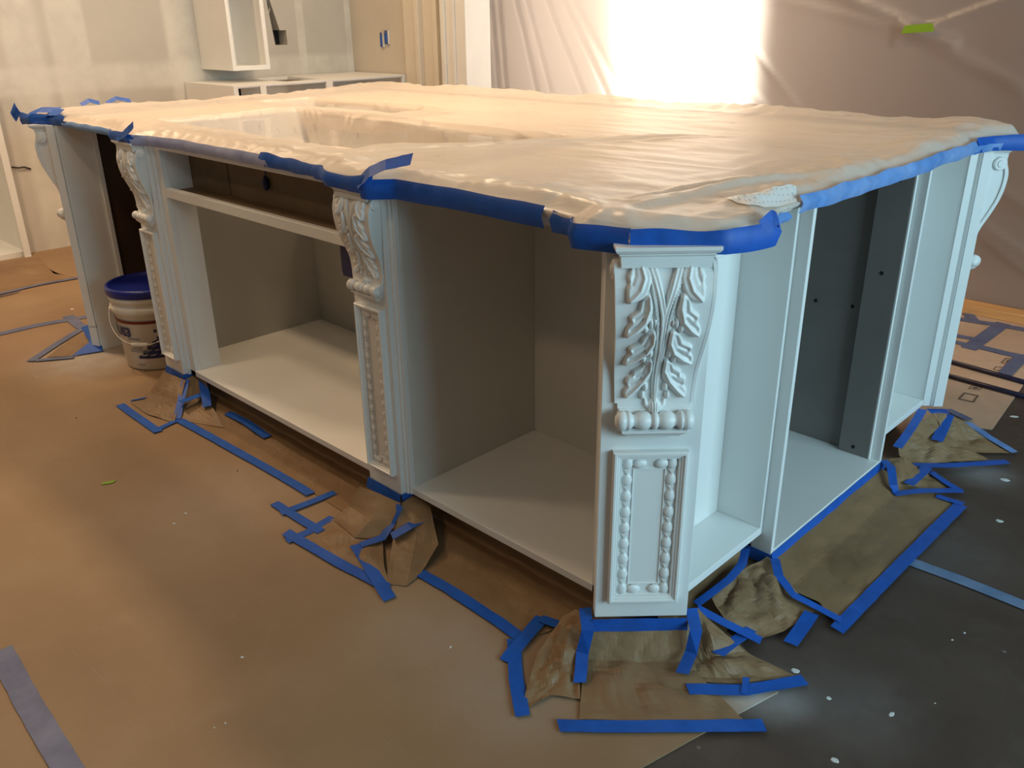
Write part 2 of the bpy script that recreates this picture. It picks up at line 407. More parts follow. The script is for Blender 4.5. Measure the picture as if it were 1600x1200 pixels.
# ------------------------------------------------------------------ paper helper
def paper(name, parent, rows, nu=18, nv=14, crumple=0.008, freq=14, seed=0, mat='kraft'):
    """a sheet through rows of 3-D points (each row the same count), interpolated, with creases"""
    R_ = [[Vector(p) for p in r] for r in rows]
    nr, nc = len(R_), len(R_[0])
    def samp(lst, t):
        x = t*(len(lst)-1); i = min(int(x), len(lst)-2); return lst[i].lerp(lst[i+1], x-i)
    def fn(u, v):
        row = [samp([R_[k][c] for k in range(nr)], v) for c in range(nc)]
        p = samp(row, u)
        e = min(1.0, 6*min(u, 1-u)+0.25)*min(1.0, 6*min(v, 1-v)+0.25)
        q = p*freq+Vector((seed*7.3, seed*3.1, 0))
        r1 = abs(noise.noise(q))*2-0.6; r2 = abs(noise.noise(q*2.3))-0.3
        dz = crumple*e*(r1*0.9+r2*0.6)
        dx = crumple*0.5*e*noise.noise(q*0.9+Vector((11, 0, 0)))
        dy = crumple*0.5*e*noise.noise(q*0.9+Vector((0, 17, 0)))
        return Vector((p.x+dx, p.y+dy, max(0.0012, p.z+dz)))
    return MB().grid(fn, nu, nv).build(name, mat, parent, smooth=False, fix=False)
def prow(*pts): return [P(*p) for p in pts]

# ------------------------------------------------------------------ carved corbel posts
_XR = ([245, 400, 500, 600, 700, 800, 900, 1015], [733, 725, 708, 683, 660, 640, 617, 589])
def rect(pts):
    """drawing coordinates of the carving -> (a*250, b*770)"""
    out = []
    for x, y in pts:
        xr = np.interp(y, *_XR); xl = 207+5*(y-245)/770
        out.append((((x-(xl+xr)/2)/((xr-xl)/2))*250, y-245))
    return np.array(out, float)
LEAVES = [
    ([(300, 246), (285, 275), (268, 305), (275, 335), (262, 360), (262, 400), (268, 418), (300, 412), (335, 398), (362, 370), (378, 335), (382, 300), (365, 265), (345, 246)],
     [(335, 250), (350, 310), (325, 365), (270, 412)], [[(300, 255), (300, 300), (282, 335)]]),
    ([(372, 385), (350, 400), (335, 425), (325, 455), (300, 475), (278, 492), (282, 520), (262, 545), (250, 575), (255, 592), (290, 580), (330, 560), (362, 525), (383, 480), (388, 440)],
     [(378, 392), (376, 450), (350, 515), (300, 560), (256, 588)], [[(352, 415), (342, 470), (296, 498)], [(340, 500), (310, 530), (272, 552)]]),
    ([(400, 565), (370, 580), (345, 605), (330, 630), (295, 645), (272, 662), (280, 690), (260, 712), (248, 740), (252, 757), (290, 748), (335, 722), (375, 690), (400, 650), (405, 605)],
     [(400, 572), (395, 630), (360, 688), (300, 730), (254, 752)], [[(372, 592), (345, 645), (290, 668)], [(350, 672), (310, 700), (270, 718)]]),
    ([(390, 735), (360, 755), (345, 775), (320, 790), (298, 805), (296, 825), (268, 840), (262, 862), (272, 880), (252, 905), (250, 930), (262, 940), (300, 915), (345, 875), (380, 835), (395, 790)],
     [(390, 740), (386, 795), (345, 855), (300, 900), (258, 934)], [[(362, 765), (345, 808), (308, 824)], [(335, 838), (308, 860), (278, 872)]]),
]
BUDS = [(355, 552, 17, 25), (386, 526, 14, 28), (408, 520, 8, 22), (350, 727, 17, 23), (385, 692, 19, 29), (362, 885, 19, 28), (344, 930, 17, 24)]
STEMS = [([(388, 246), (415, 320), (440, 400), (455, 480), (452, 560), (440, 680), (427, 800), (415, 900), (408, 975)], 22, 14, 0.0085),
         ([(368, 246), (396, 340), (414, 430), (424, 520), (421, 620), (414, 720), (406, 830), (400, 940)], 11, 8, 0.0062)]
def rounded(poly, n=4):
    m = len(poly); out = []
    for i in range(m):
        p0, p1, p2, p3 = poly[i-1], poly[i], poly[(i+1) % m], poly[(i+2) % m]
        for k in range(n):
            t_ = k/n
            out.append(0.5*((2*p1)+(-p0+p2)*t_+(2*p0-5*p1+4*p2-p3)*t_**2+(-p0+3*p1-3*p2+p3)*t_**3))
    return np.array(out)
def dist_poly(Q, poly, closed):
    d = np.full(len(Q), 1e9); inside = np.zeros(len(Q), bool); par = np.zeros(len(Q))
    n = len(poly); m = n if closed else n-1
    for i in range(m):
        a, b = poly[i], poly[(i+1) % n]; ab = b-a
        t_ = np.clip(((Q-a)@ab)/(ab@ab+1e-9), 0, 1)
        dd = np.hypot(*(Q-a-t_[:, None]*ab).T)
        par = np.where(dd < d, (i+t_)/m, par); d = np.minimum(d, dd)
        if closed:
            c_ = ((a[1] > Q[:, 1]) != (b[1] > Q[:, 1]))
            xi = a[0]+(Q[:, 1]-a[1])*ab[0]/(ab[1] if abs(ab[1]) > 1e-9 else 1e-9)
            inside ^= c_ & (Q[:, 0] < xi)
    return d, inside, par
def carving(na, nb):
    """height of the acanthus relief over a grid, metres for the large corbel"""
    A, B = np.meshgrid(np.linspace(-1, 1, na+1), np.linspace(0, 1, nb+1))
    Q = np.stack([-np.abs(A.ravel())*250, B.ravel()*770], 1)
    h = np.zeros(len(Q))
    for outline, ridge, hollows in LEAVES:
        d, ins, _ = dist_poly(Q, rounded(rect(outline)), True)
        e = np.where(ins, d+9, np.clip(9-d, 0, 9)); ins = e > 0
        hl = 0.0092*(1-np.exp(-e/5.0))-0.0016*np.clip(e/26, 0, 1)
        dr, _, pr = dist_poly(Q, rect(ridge), False)
        hl += 0.0042*np.exp(-(dr/8)**2)*(e > 0)*np.clip(e/4, 0, 1)
        for ho in hollows:
            dh, _, _ = dist_poly(Q, rect(ho), False)
            hl -= 0.0030*np.exp(-(dh/8)**2)*np.clip(e/5, 0, 1)
        h = np.maximum(h, np.where(ins, hl, 0))
    for x, y, rx, ry in BUDS:
        c_ = rect([(x, y)])[0]
        k = 1-((Q[:, 0]-c_[0])/rx)**2-((Q[:, 1]-c_[1])/ry)**2
        h = np.maximum(h, 0.0085*np.sqrt(np.clip(k, 0, 1)))
    for line, w0, w1, hh in STEMS:
        d, _, pr = dist_poly(Q, rect(line), False)
        w = w0+(w1-w0)*pr
        h = np.maximum(h, hh*np.clip(1-(d/w)**4, 0, 1)**0.7*(1-0.22*np.exp(-(d/(0.45*w))**2)))
    # closing shell above the roller
    c_ = rect([(408, 1000)])[0]
    k = 1-((Q[:, 0]-c_[0])/58)**2-((Q[:, 1]-c_[1])/44)**2
    h = np.maximum(h, 0.012*np.sqrt(np.clip(k, 0, 1))*(1+0.12*np.cos(Q[:, 0]*0.35)))
    d, ins, _ = dist_poly(Q, rect([(352, 930), (372, 965), (400, 945), (412, 945), (412, 1012), (368, 1012), (345, 985)]), True)
    h = np.maximum(h, np.where(ins, 0.006*(1-np.exp(-d/6)), 0))
    return h.reshape(nb+1, na+1)

def smooth_interp(x, xs, ys):
    """monotone-ish smooth interpolation of the side profile"""
    xs = np.array(xs); ys = np.array(ys); m = np.gradient(ys, xs)
    i = np.clip(np.searchsorted(xs, x)-1, 0, len(xs)-2)
    hh = xs[i+1]-xs[i]; t_ = np.clip((x-xs[i])/hh, 0, 1)
    return ((2*t_**3-3*t_**2+1)*ys[i]+(t_**3-2*t_**2+t_)*hh*m[i]+(-2*t_**3+3*t_**2)*ys[i+1]+(t_**3-t_**2)*hh*m[i+1])

PROF_Z = [0.585, 0.605, 0.63, 0.663, 0.72, 0.76, 0.80, 0.84, 0.862, 0.88]
PROF_V = [0.010, 0.008, 0.008, 0.012, 0.037, 0.052, 0.059, 0.058, 0.050, 0.038]

class CorbelKit:
    """meshes of one corbel size; local x across, -y outward from the post face, z up"""
    def __init__(s, name, na, nb, kx, kz0, kz1, kv, kh):
        # kx: width factor; the heights 0.53..0.912 of the large corbel are mapped to kz0..kz1
        s.kx, s.kv = kx, kv
        zmap = lambda z: kz0+(z-0.53)/(0.912-0.53)*(kz1-kz0)
        s.zmap = zmap
        h = carving(na, nb)*kh*1.2
        zs = np.linspace(0.882, 0.585, nb+1); vs = smooth_interp(zs, PROF_Z, PROF_V)*kv
        hw = np.interp(zs, [0.585, 0.70, 0.80, 0.88], [0.068, 0.074, 0.081, 0.084])*kx
        mb = MB(); V_, F_ = [], []
        for j in range(nb+1):
            V_.append((-hw[j], 0.004, zmap(zs[j])))
            for i in range(na+1):
                a = -1+2*i/na
                V_.append((a*hw[j], -(vs[j]+h[j, i]), zmap(zs[j])))
            V_.append((hw[j], 0.004, zmap(zs[j])))
        n = na+3
        for j in range(nb):
            for i in range(n-1):
                F_.append((j*n+i, j*n+i+1, (j+1)*n+i+1, (j+1)*n+i))
        F_.append(tuple(range(n))); F_.append(tuple(nb*n+i for i in range(n))[::-1])
        mb.add(V_, F_)
        s.body = mb.mesh(name+'_carved_body')
        s.body.polygons.foreach_set('use_smooth', [True]*len(s.body.polygons))
        try: s.body.set_sharp_from_angle(angle=math.radians(50))
        except Exception: pass
        # cap moulding
        mb = MB(); rings = []
        for z, v, w in [(0.912, 0.066, 0.090), (0.906, 0.066, 0.090), (0.901, 0.062, 0.087), (0.898, 0.055, 0.082), (0.8955, 0.055, 0.082), (0.8925, 0.051, 0.079), (0.873, 0.051, 0.077)]:
            rings.append([(-w*kx, 0.003, zmap(z)), (-w*kx, -v*kv-0.003, zmap(z)), (w*kx, -v*kv-0.003, zmap(z)), (w*kx, 0.003, zmap(z))])
        mb.loft(rings); s.cap = mb.mesh(name+'_cap')
        # turned roller
        prof = [(0.0, -0.0735), (0.010, -0.0735), (0.012, -0.071), (0.0185, -0.069), (0.019, -0.056), (0.016, -0.0535), (0.0185, -0.051), (0.0185, -0.047), (0.013, -0.042),
                (0.0115, -0.0385), (0.0155, -0.033), (0.0182, -0.024), (0.0172, -0.014), (0.0135, -0.008), (0.0125, -0.0065), (0.0165, -0.0045), (0.0175, 0.0)]
        prof = prof+[(r, -x) for r, x in prof[:-1][::-1]]
        kr = (kz1-kz0)/(0.912-0.53)
        mb = MB(); mb.lathe([(r*kr, x*kx) for r, x in prof], 'x', 20, (0, -0.022*kv-0.002, zmap(0.571)))
        s.roller = mb.mesh(name+'_roller'); s.roller.polygons.foreach_set('use_smooth', [True]*len(s.roller.polygons))
        # base moulding below the roller
        mb = MB(); rings = []
        for z, v, w in [(0.590, 0.012, 0.066), (0.556, 0.016, 0.064), (0.553, 0.034, 0.062), (0.548, 0.034, 0.061), (0.540, 0.024, 0.053), (0.536, 0.022, 0.050), (0.530, 0.010, 0.045)]:
            rings.append([(-w*kx, 0.003, zmap(z)), (-w*kx, -v*kv, zmap(z)), (w*kx, -v*kv, zmap(z)), (w*kx, 0.003, zmap(z))])
        mb.loft(rings); s.base = mb.mesh(name+'_base')
        # side scroll: disc with a raised eye and a rim that follows the S-curve, on both sides
        we = 0.084*kx; s.scrolls = []
        zc, vc = zmap(0.864), 0.030*kv
        rr = 0.0195*kr
        for sg in (-1, 1):
            mb = MB()
            for (r, o0, o1) in ((rr, -0.002, 0.007), (rr*0.55, 0.006, 0.0095)):
                rings = []
                for q, rad in ((o0, r), (o1-0.002, r), (o1, r*0.86)):
                    rings.append([(sg*(we+q), -vc+rad*math.cos(2*math.pi*k/20), zc+rad*math.sin(2*math.pi*k/20)) for k in range(20)])
                mb.loft(rings)
            rings = []
            for z in np.linspace(0.872, 0.60, 26):
                v = float(smooth_interp(np.array([z]), PROF_Z, PROF_V)[0])*kv
                w = np.interp(z, [0.585, 0.70, 0.80, 0.88], [0.068, 0.074, 0.081, 0.084])*kx
                th = (0.010 if z > 0.66 else 0.007)*kv
                zz = zmap(z)
                rings.append([(sg*(w-0.001), -v-0.0005, zz), (sg*(w+0.005), -v-0.0005, zz), (sg*(w+0.005), -v+th, zz), (sg*(w-0.001), -v+th, zz)])
            mb.loft(rings); s.scrolls.append(mb.mesh(name+'_scroll'))
        for me in (s.body, s.cap, s.roller, s.base, *s.scrolls):
            bm = bmesh.new(); bm.from_mesh(me); bmesh.ops.recalc_face_normals(bm, faces=bm.faces); bm.to_mesh(me); bm.free()
            me.materials.append(M['white_paint'])
    def place(s, parent):
        c = bpy.data.objects.new('corbel', s.cap); COL.objects.link(c); c.parent = parent
        for nm, me in (('carved_front', s.body), ('roller', s.roller), ('base_moulding', s.base), ('side_scroll', s.scrolls[0]), ('side_scroll', s.scrolls[1])):
            o = bpy.data.objects.new(nm, me); COL.objects.link(o); o.parent = c
        return c

def half_egg(a, b, c):
    """egg for the egg-and-dart band: long axis z, bulging to -y"""
    mb = MB(); rings = []
    for k, t_ in enumerate((0.0, 0.35, 0.7, 1.0)):
        ph = t_*math.pi/2; r = math.cos(ph); y = -b*math.sin(ph)
        if r < 1e-3: rings.append([(0.0005*math.cos(2*math.pi*i/10), y, 0.0005*math.sin(2*math.pi*i/10)) for i in range(10)])
        else: rings.append([(a*r*math.cos(2*math.pi*i/10), y, c*r*math.sin(2*math.pi*i/10)*(1.0+0.12*math.sin(2*math.pi*i/10))) for i in range(10)])
    mb.loft(rings); return mb
def dart(a, b, c):
    mb = MB()
    mb.add([(-a, 0, c), (a, 0, c), (a*0.25, 0, -c), (-a*0.25, 0, -c), (-a*0.5, -b, c*0.8), (a*0.5, -b, c*0.8), (0, -b, -c*0.6)],
           [(0, 4, 6, 3), (1, 2, 6, 5), (4, 5, 6), (0, 1, 5, 4), (3, 6, 2)]); return mb
def panel(parent, hw, z0, z1, step, joined=False, e=1.0):
    """raised moulding frame with an egg-and-dart band, on the post face y=0 (outward -y)"""
    prof = [(0, 0.002), (0, -0.014), (0.003, -0.017), (0.007, -0.017), (0.009, -0.013), (0.012, -0.013), (0.014, -0.010), (0.017, -0.010), (0.019, -0.004), (0.040, -0.002), (0.041, -0.004), (0.0425, -0.004), (0.0435, -0.0015)]
    mb = MB(); rings = []
    for o, y in prof:
        o *= e
        rings.append([(-hw+o, y, z0+o), (hw-o, y, z0+o), (hw-o, y, z1-o), (-hw+o, y, z1-o)])
    mb.loft(rings)
    fr_ = mb.build('panel_frame', 'white_paint', parent)
    mid = 0.0295*e
    pos = []
    n = max(2, int(round((z1-z0-2*mid)/step)))
    for k in range(n+1):
        z = z0+mid+(z1-z0-2*mid)*k/n
        for sg in (-1, 1):
            pos.append(('egg', sg*(hw-mid), z, 0.0))
            if k < n: pos.append(('dart', sg*(hw-mid), z+(z1-z0-2*mid)/n/2, 0.0))
    w = 2*(hw-mid); m = max(1, int(round(w/step)))
    for k in range(m):
        x = -hw+mid+w*(k+0.5)/m
        for z in (z0+mid, z1-mid):
            if m > 1 or hw > 0.06: pos.append(('egg', x, z, math.pi/2))
    eg, da = half_egg(0.0114*e, 0.0072*e, 0.0158*e), dart(0.0100*e, 0.0050*e, 0.0080*e)
    if joined:
        mb = MB()
        for kd, x, z, r in pos:
            src = eg if kd == 'egg' else da
            mb.add([(x+v[0], -0.002+v[1], z+v[2]) for v in src.v], src.f)
        tag(mb.build('egg_and_dart_band', 'white_paint', fr_, smooth=True), kind='stuff')
        return fr_
    e0 = eg.build('egg', 'white_paint', fr_, smooth=True); d0 = da.build('dart', 'white_paint', fr_)
    fe = fd = True
    for kd, x, z, r in pos:
        if kd == 'egg':
            o = e0 if fe else share(e0, 'egg', fr_); fe = False
        else:
            o = d0 if fd else share(d0, 'dart', fr_); fd = False
        o.location = (x, -0.0025, z); o.rotation_euler = (0, r, 0)
    return fr_

BIG = CorbelKit('large', 120, 230, 1.0, 0.53, 0.912, 1.0, 1.0)
SMALL = CorbelKit('small', 90, 170, 0.80, 0.633, 0.912, 0.66, 0.72)
S2 = math.sqrt(0.5)

def corner_post(label, c, rz, with_panel, back=True):
    """chamfered corner post, c = middle of its face on the ground, local -y = outward"""
    t_ = empty('corner_post', (c[0], c[1], 0.0), rz)
    tag(t_, label, 'post', 'corner posts of the island')
    MB().box(-0.0975, 0.0975, 0, 0.03, 0.10, 0.911).build('post_block', 'white_paint', t_, bevel=0.0015)
    if back: MB().box(-0.088, 0.088, 0.03, 0.06, 0.10, 0.911).build('back_block', 'white_paint', t_)
    BIG.place(t_)
    if with_panel: panel(t_, 0.073, 0.145, 0.498, 0.037)
    return t_
CP = (-0.8455, 1.2405)
corner_post('white corner post with acanthus corbel and beaded panel, nearest to the camera', CP, math.radians(45), True)
corner_post('white corner post at the right far end, its corbel seen from the side', (-0.838, 2.827), math.radians(135), False)
lp = corner_post('white corner post beside the bucket at the left end of the island', (-3.69, 1.253), math.radians(-45), False, False)
lp['group'] = 'corner posts of the island'
MB().box(-0.0975, 0.0975, 0, 0.03, 0.0, 0.11).build('post_foot', 'white_paint', lp)

def pilaster(label, x, joined):
    t_ = empty('pilaster', (x, 1.212, 0.0)); tag(t_, label, 'pilaster', 'pilasters on the long front')
    MB().box(-0.069, 0.069, 0, 0.024, 0.10, 0.911).build('post_block', 'white_paint', t_, bevel=0.0015)
    MB().box(-0.082, 0.078, 0.014, 0.05, 0.10, 0.911).build('side_fillet', 'white_paint', t_, bevel=0.003)
    SMALL.place(t_)
    panel(t_, 0.053, 0.155, 0.615, 0.030, joined, 0.85)
    return t_
pilaster('white pilaster with carved corbel between the two open front compartments', -1.676, False)
pilaster('white pilaster with carved corbel standing right beside the bucket', -2.905, True)

# ------------------------------------------------------------------ island cabinets
ZT = 0.911
def cab(name, label):
    return tag(empty(name), label, 'cabinet', 'open cabinets of the island')
# front right compartment
c1 = cab('open_cabinet', 'open front compartment right of the middle pilaster, beside the nearest post')
YF = 1.236
box('bottom_shelf', 'white_paint', c1, -1.594, -0.955, YF, 1.73, 0.10, 0.12)
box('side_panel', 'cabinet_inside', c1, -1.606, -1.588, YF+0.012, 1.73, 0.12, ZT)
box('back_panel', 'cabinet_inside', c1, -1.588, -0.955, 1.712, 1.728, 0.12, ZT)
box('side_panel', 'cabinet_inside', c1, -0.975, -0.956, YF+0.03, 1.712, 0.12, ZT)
box('face_stile', 'white_paint', c1, -1.606, -1.590, YF-0.004, YF+0.012, 0.10, ZT)
box('face_stile', 'white_paint', c1, -0.975, -0.93, YF, YF+0.02, 0.10, ZT)
box('top_rail', 'white_paint', c1, -1.590, -0.935, YF, YF+0.02, 0.895, ZT)
# sink compartment
c2 = cab('open_cabinet', 'wide open sink compartment with a rail, left of the middle pilaster')
box('bottom_shelf', 'white_paint', c2, -2.965, -1.745, YF, 1.90, 0.10, 0.12)
box('side_panel', 'shaded_inside', c2, -2.965, -2.947, 1.345, 1.89, 0.12, 0.755)
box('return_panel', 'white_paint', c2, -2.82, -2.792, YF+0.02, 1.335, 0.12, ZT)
box('side_panel', 'shaded_inside', c2, -1.760, -1.742, YF+0.02, 1.87, 0.12, 0.755)
box('back_panel', 'shaded_inside', c2, -2.947, -1.760, 1.872, 1.89, 0.12, 0.755)
box('face_stile', 'white_paint', c2, -2.835, -2.792, YF, YF+0.02, 0.10, ZT)
box('top_rail', 'white_paint', c2, -2.792, -1.744, YF, YF+0.02, 0.890, ZT)
box('middle_rail', 'white_paint', c2, -2.792, -1.744, YF, YF+0.022, 0.737, 0.767)
box('drawer_deck', 'raw_board', c2, -2.792, -1.760, YF+0.022, 1.345, 0.742, 0.757)
box('apron_board', 'raw_board', c2, -2.945, -2.548, 1.335, 1.35, 0.757, ZT)
box('apron_board', 'raw_board', c2, -2.540, -1.760, 1.335, 1.35, 0.757, ZT)
bx = empty('wiring_plug', (-2.305, 1.325, 0.828)); tag(bx, 'small dark blue plug hanging on the raw board above the rail', 'plug')
MB().lathe([(0.0, -0.024), (0.007, -0.018), (0.011, -0.004), (0.010, 0.008), (0.004, 0.020), (0.0, 0.022)], 'z', 12).build('plug_body', 'box_blue', bx, smooth=True)
MB().tube([(0, 0, 0.018), (0.002, 0.003, 0.04), (0.0, 0.008, 0.07)], 0.002).build('wire', 'box_blue', bx)
bx = empty('junction_box', (-1.840, 1.292, 0.690)); tag(bx, 'dark blue electrical box fixed inside the sink compartment by the middle pilaster', 'electrical box')
MB().box(-0.034, 0.034, -0.025, 0.025, -0.042, 0.042).build('box_body', 'box_blue', bx, bevel=0.006)
MB().box(-0.022, 0.022, -0.028, -0.025, -0.045, 0.045).build('box_rim', 'navy', bx, bevel=0.001)
# knee space at the left end
c3 = cab('end_partition', 'tall white end panel of the knee space behind the bucket')
c3['category'] = 'panel'
del c3['group']
box('end_panel', 'white_paint', c3, -3.625, -3.60, 1.212, 1.345, 0.0, ZT)
box('panel_edge', 'white_paint', c3, -3.612, -3.592, 1.338, 1.356, 0.0, ZT)
box('return_panel', 'dark_board', c3, -3.62, -3.602, 1.357, 1.598, 0.0, ZT)
kb = empty('knee_space_board'); tag(kb, 'dark brown board at the back of the knee space above the bucket', 'board')
box('board', 'dark_board', kb, -3.60, -3.22, 1.60, 1.62, 0.0, 0.90)
box('board', 'dark_board', kb, -3.215, -2.97, 1.66, 1.68, 0.0, 0.755)
box('side_board', 'dark_board', kb, -2.99, -2.968, 1.265, 1.66, 0.0, 0.755)

# right-hand side: shallow niche, deep middle compartment, shallow niche
XN, XM = -0.819, -0.790
c4 = cab('open_cabinet', 'narrow shallow niche on the right side next to the nearest post')
box('bottom_shelf', 'white_paint', c4, -0.953, XN, 1.318, 1.699, 0.10, 0.12)
box('back_panel', 'white_paint', c4, -0.953, -0.94, 1.31, 1.688, 0.12, ZT)
box('top_cleat', 'white_paint', c4, -0.94, -0.905, 1.31, 1.64, 0.805, ZT)
box('side_panel', 'white_paint', c4, -0.953, XN, 1.688, 1.699, 0.12, ZT)
c5 = cab('open_cabinet', 'deep middle compartment of the right side with a dark interior and light board')
box('bottom_shelf', 'white_paint', c5, -1.30, XM, 1.715, 2.3375, 0.045, 0.060)
box('shelf_edge', 'white_paint', c5, -1.30, -0.841, 2.3376, 2.357, 0.045, 0.0605)
box('side_panel', 'white_paint', c5, -0.845, XM, 1.70, 1.714, 0.045, ZT)
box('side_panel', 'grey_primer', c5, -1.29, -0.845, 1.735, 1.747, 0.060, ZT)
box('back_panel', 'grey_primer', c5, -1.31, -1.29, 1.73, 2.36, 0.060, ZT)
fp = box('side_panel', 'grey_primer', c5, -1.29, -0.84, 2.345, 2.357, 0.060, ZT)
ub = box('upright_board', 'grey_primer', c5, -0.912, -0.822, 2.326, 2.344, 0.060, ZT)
box('jamb_edge', 'white_paint', c5, -0.822, -0.817, 2.326, 2.337, 0.060, ZT, 0.001)
box('jamb_side', 'white_paint', c5, -0.840, XM, 2.338, 2.351, 0.045, ZT)
for (x, z) in ((-0.868, 0.084), (-0.867, 0.615), (-0.858, 0.867), (-0.94, 0.50), (-1.05, 0.494)):
    y = 2.326 if x > -0.91 else 2.345
    m_ = MB(); m_.add([(0.005*math.cos(k*0.785), 0, 0.006*math.sin(k*0.785)) for k in range(8)]+[(0.003*math.cos(k*0.785), 0.001, 0.003*math.sin(k*0.785)) for k in range(8)],
                      [(i, (i+1) % 8, 8+(i+1) % 8, 8+i) for i in range(8)]+[tuple(range(8, 16))])
    h_ = m_.build('screw_hole', 'dark_hole', ub if x > -0.91 else fp); h_.location = (x, y-0.0012, z)
c6 = cab('open_cabinet', 'shallow niche at the right far end before the last corner post')
box('bottom_shelf', 'white_paint', c6, -0.953, XN, 2.361, 2.724, 0.10, 0.12)
box('back_panel', 'white_paint', c6, -0.953, -0.94, 2.361, 2.724, 0.12, ZT)
box('side_panel', 'white_paint', c6, -0.953, XN, 2.725, 2.736, 0.10, ZT)
box('filler', 'white_paint', c6, -0.835, -0.793, 2.737, 2.750, 0.10, ZT)
# plinth of the whole island
pl = tag(empty('plinth'), 'recessed dark plinth under the island cabinets', 'plinth')
MB().box(-2.96, -0.99, 1.305, 1.32, 0, 0.099).build('front_board', 'dark_board', pl)
MB().box(-0.90, -0.885, 1.33, 1.69, 0, 0.099).build('right_board', 'dark_board', pl)
MB().box(-0.90, -0.885, 2.365, 2.72, 0, 0.099).build('right_board', 'dark_board', pl)

# ------------------------------------------------------------------ worktop and its plastic cover
wt = tag(empty('island_worktop'), 'worktop board of the island hidden under plastic', 'worktop')
def frame_slab(x0, x1, y0, y1, hx0, hx1, hy0, hy1, z0, z1):
    m_ = MB(); m_.box(x0, hx0, y0, y1, z0, z1); m_.box(hx1, x1, y0, y1, z0, z1)
    m_.box(hx0, hx1, y0, hy0, z0, z1); m_.box(hx0, hx1, hy1, y1, z0, z1); return m_
wb_ = MB()
for x0, x1, y0, y1 in ((-3.72, -0.79, 1.235, 1.40), (-3.72, -3.17, 1.40, 2.01), (-1.64, -0.79, 1.40, 2.01), (-3.72, -0.79, 2.01, 2.06), (-2.60, -0.79, 2.06, 2.36), (-3.72, -3.64, 2.06, 2.36), (-3.72, -0.79, 2.36, 2.90)):
    wb_.box(x0, x1, y0, y1, 0.912, 0.924)
wb_.build('board', 'worktop_board', wt)

# outline of the cover: front edge, right edge, back edge, left edge
FRONT = [(-3.80, 1.16), (-3.70, 1.165), (-3.62, 1.205), (-3.45, 1.222), (-3.10, 1.222), (-3.02, 1.185), (-2.98, 1.168), (-2.84, 1.168), (-2.78, 1.20), (-2.6, 1.222), (-2.0, 1.222),
         (-1.82, 1.20), (-1.75, 1.165), (-1.60, 1.165), (-1.55, 1.21), (-1.35, 1.222), (-1.10, 1.216), (-1.02, 1.205), (-0.965, 1.135), (-0.86, 1.165)]
RIGHT = [(-0.86, 1.165), (-0.735, 1.27), (-0.705, 1.385), (-0.745, 1.45), (-0.772, 1.52), (-0.775, 1.65), (-0.770, 1.72), (-0.768, 2.25), (-0.778, 2.34), (-0.780, 2.66), (-0.765, 2.72), (-0.700, 2.795), (-0.735, 2.90)]
BACKE = [(-3.80, 2.92), (-3.0, 2.94), (-2.0, 2.94), (-1.1, 2.96), (-0.93, 2.97), (-0.735, 2.90)]
LEFT = [(-3.80, 1.16), (-3.86, 1.30), (-3.84, 1.8), (-3.84, 2.5), (-3.80, 2.92)]
class Path:
    def __init__(s, pts):
        s.p = [Vector((x, y)) for x, y in pts]; s.d = [0.0]
        for a, b in zip(s.p, s.p[1:]): s.d.append(s.d[-1]+(b-a).length)
    def at(s, t_):
        x = t_*s.d[-1]
        i = min(max(0, int(np.searchsorted(s.d, x))-1), len(s.p)-2)
        return s.p[i].lerp(s.p[i+1], (x-s.d[i])/(s.d[i+1]-s.d[i]+1e-9))
    def near(s, q):
        best = (1e9, 0)
        for k in range(400):
            d = (s.at(k/399)-Vector(q)).length
            if d < best[0]: best = (d, k/399)
        return best[1]
pf, pr_, pb, plft = Path(FRONT), Path(RIGHT), Path(BACKE), Path(LEFT)
def coons(u, v):
    f, b, l, r = pf.at(u), pb.at(u), plft.at(v), pr_.at(v)
    c00, c10, c01, c11 = pf.p[0], pf.p[-1], pb.p[0], pb.p[-1]
    return f*(1-v)+b*v+l*(1-u)+r*u-(c00*(1-u)*(1-v)+c10*u*(1-v)+c01*(1-u)*v+c11*u*v)
def sstep(e0, e1, x):
    t_ = min(1, max(0, (x-e0)/(e1-e0))); return t_*t_*(3-2*t_)
def hole(x, y, x0, x1, y0, y1, ex, ey):
    return sstep(x0, x0+ex, x)*(1-sstep(x1-ex, x1, x))*sstep(y0, y0+ey, y)*(1-sstep(y1-ey, y1, y))
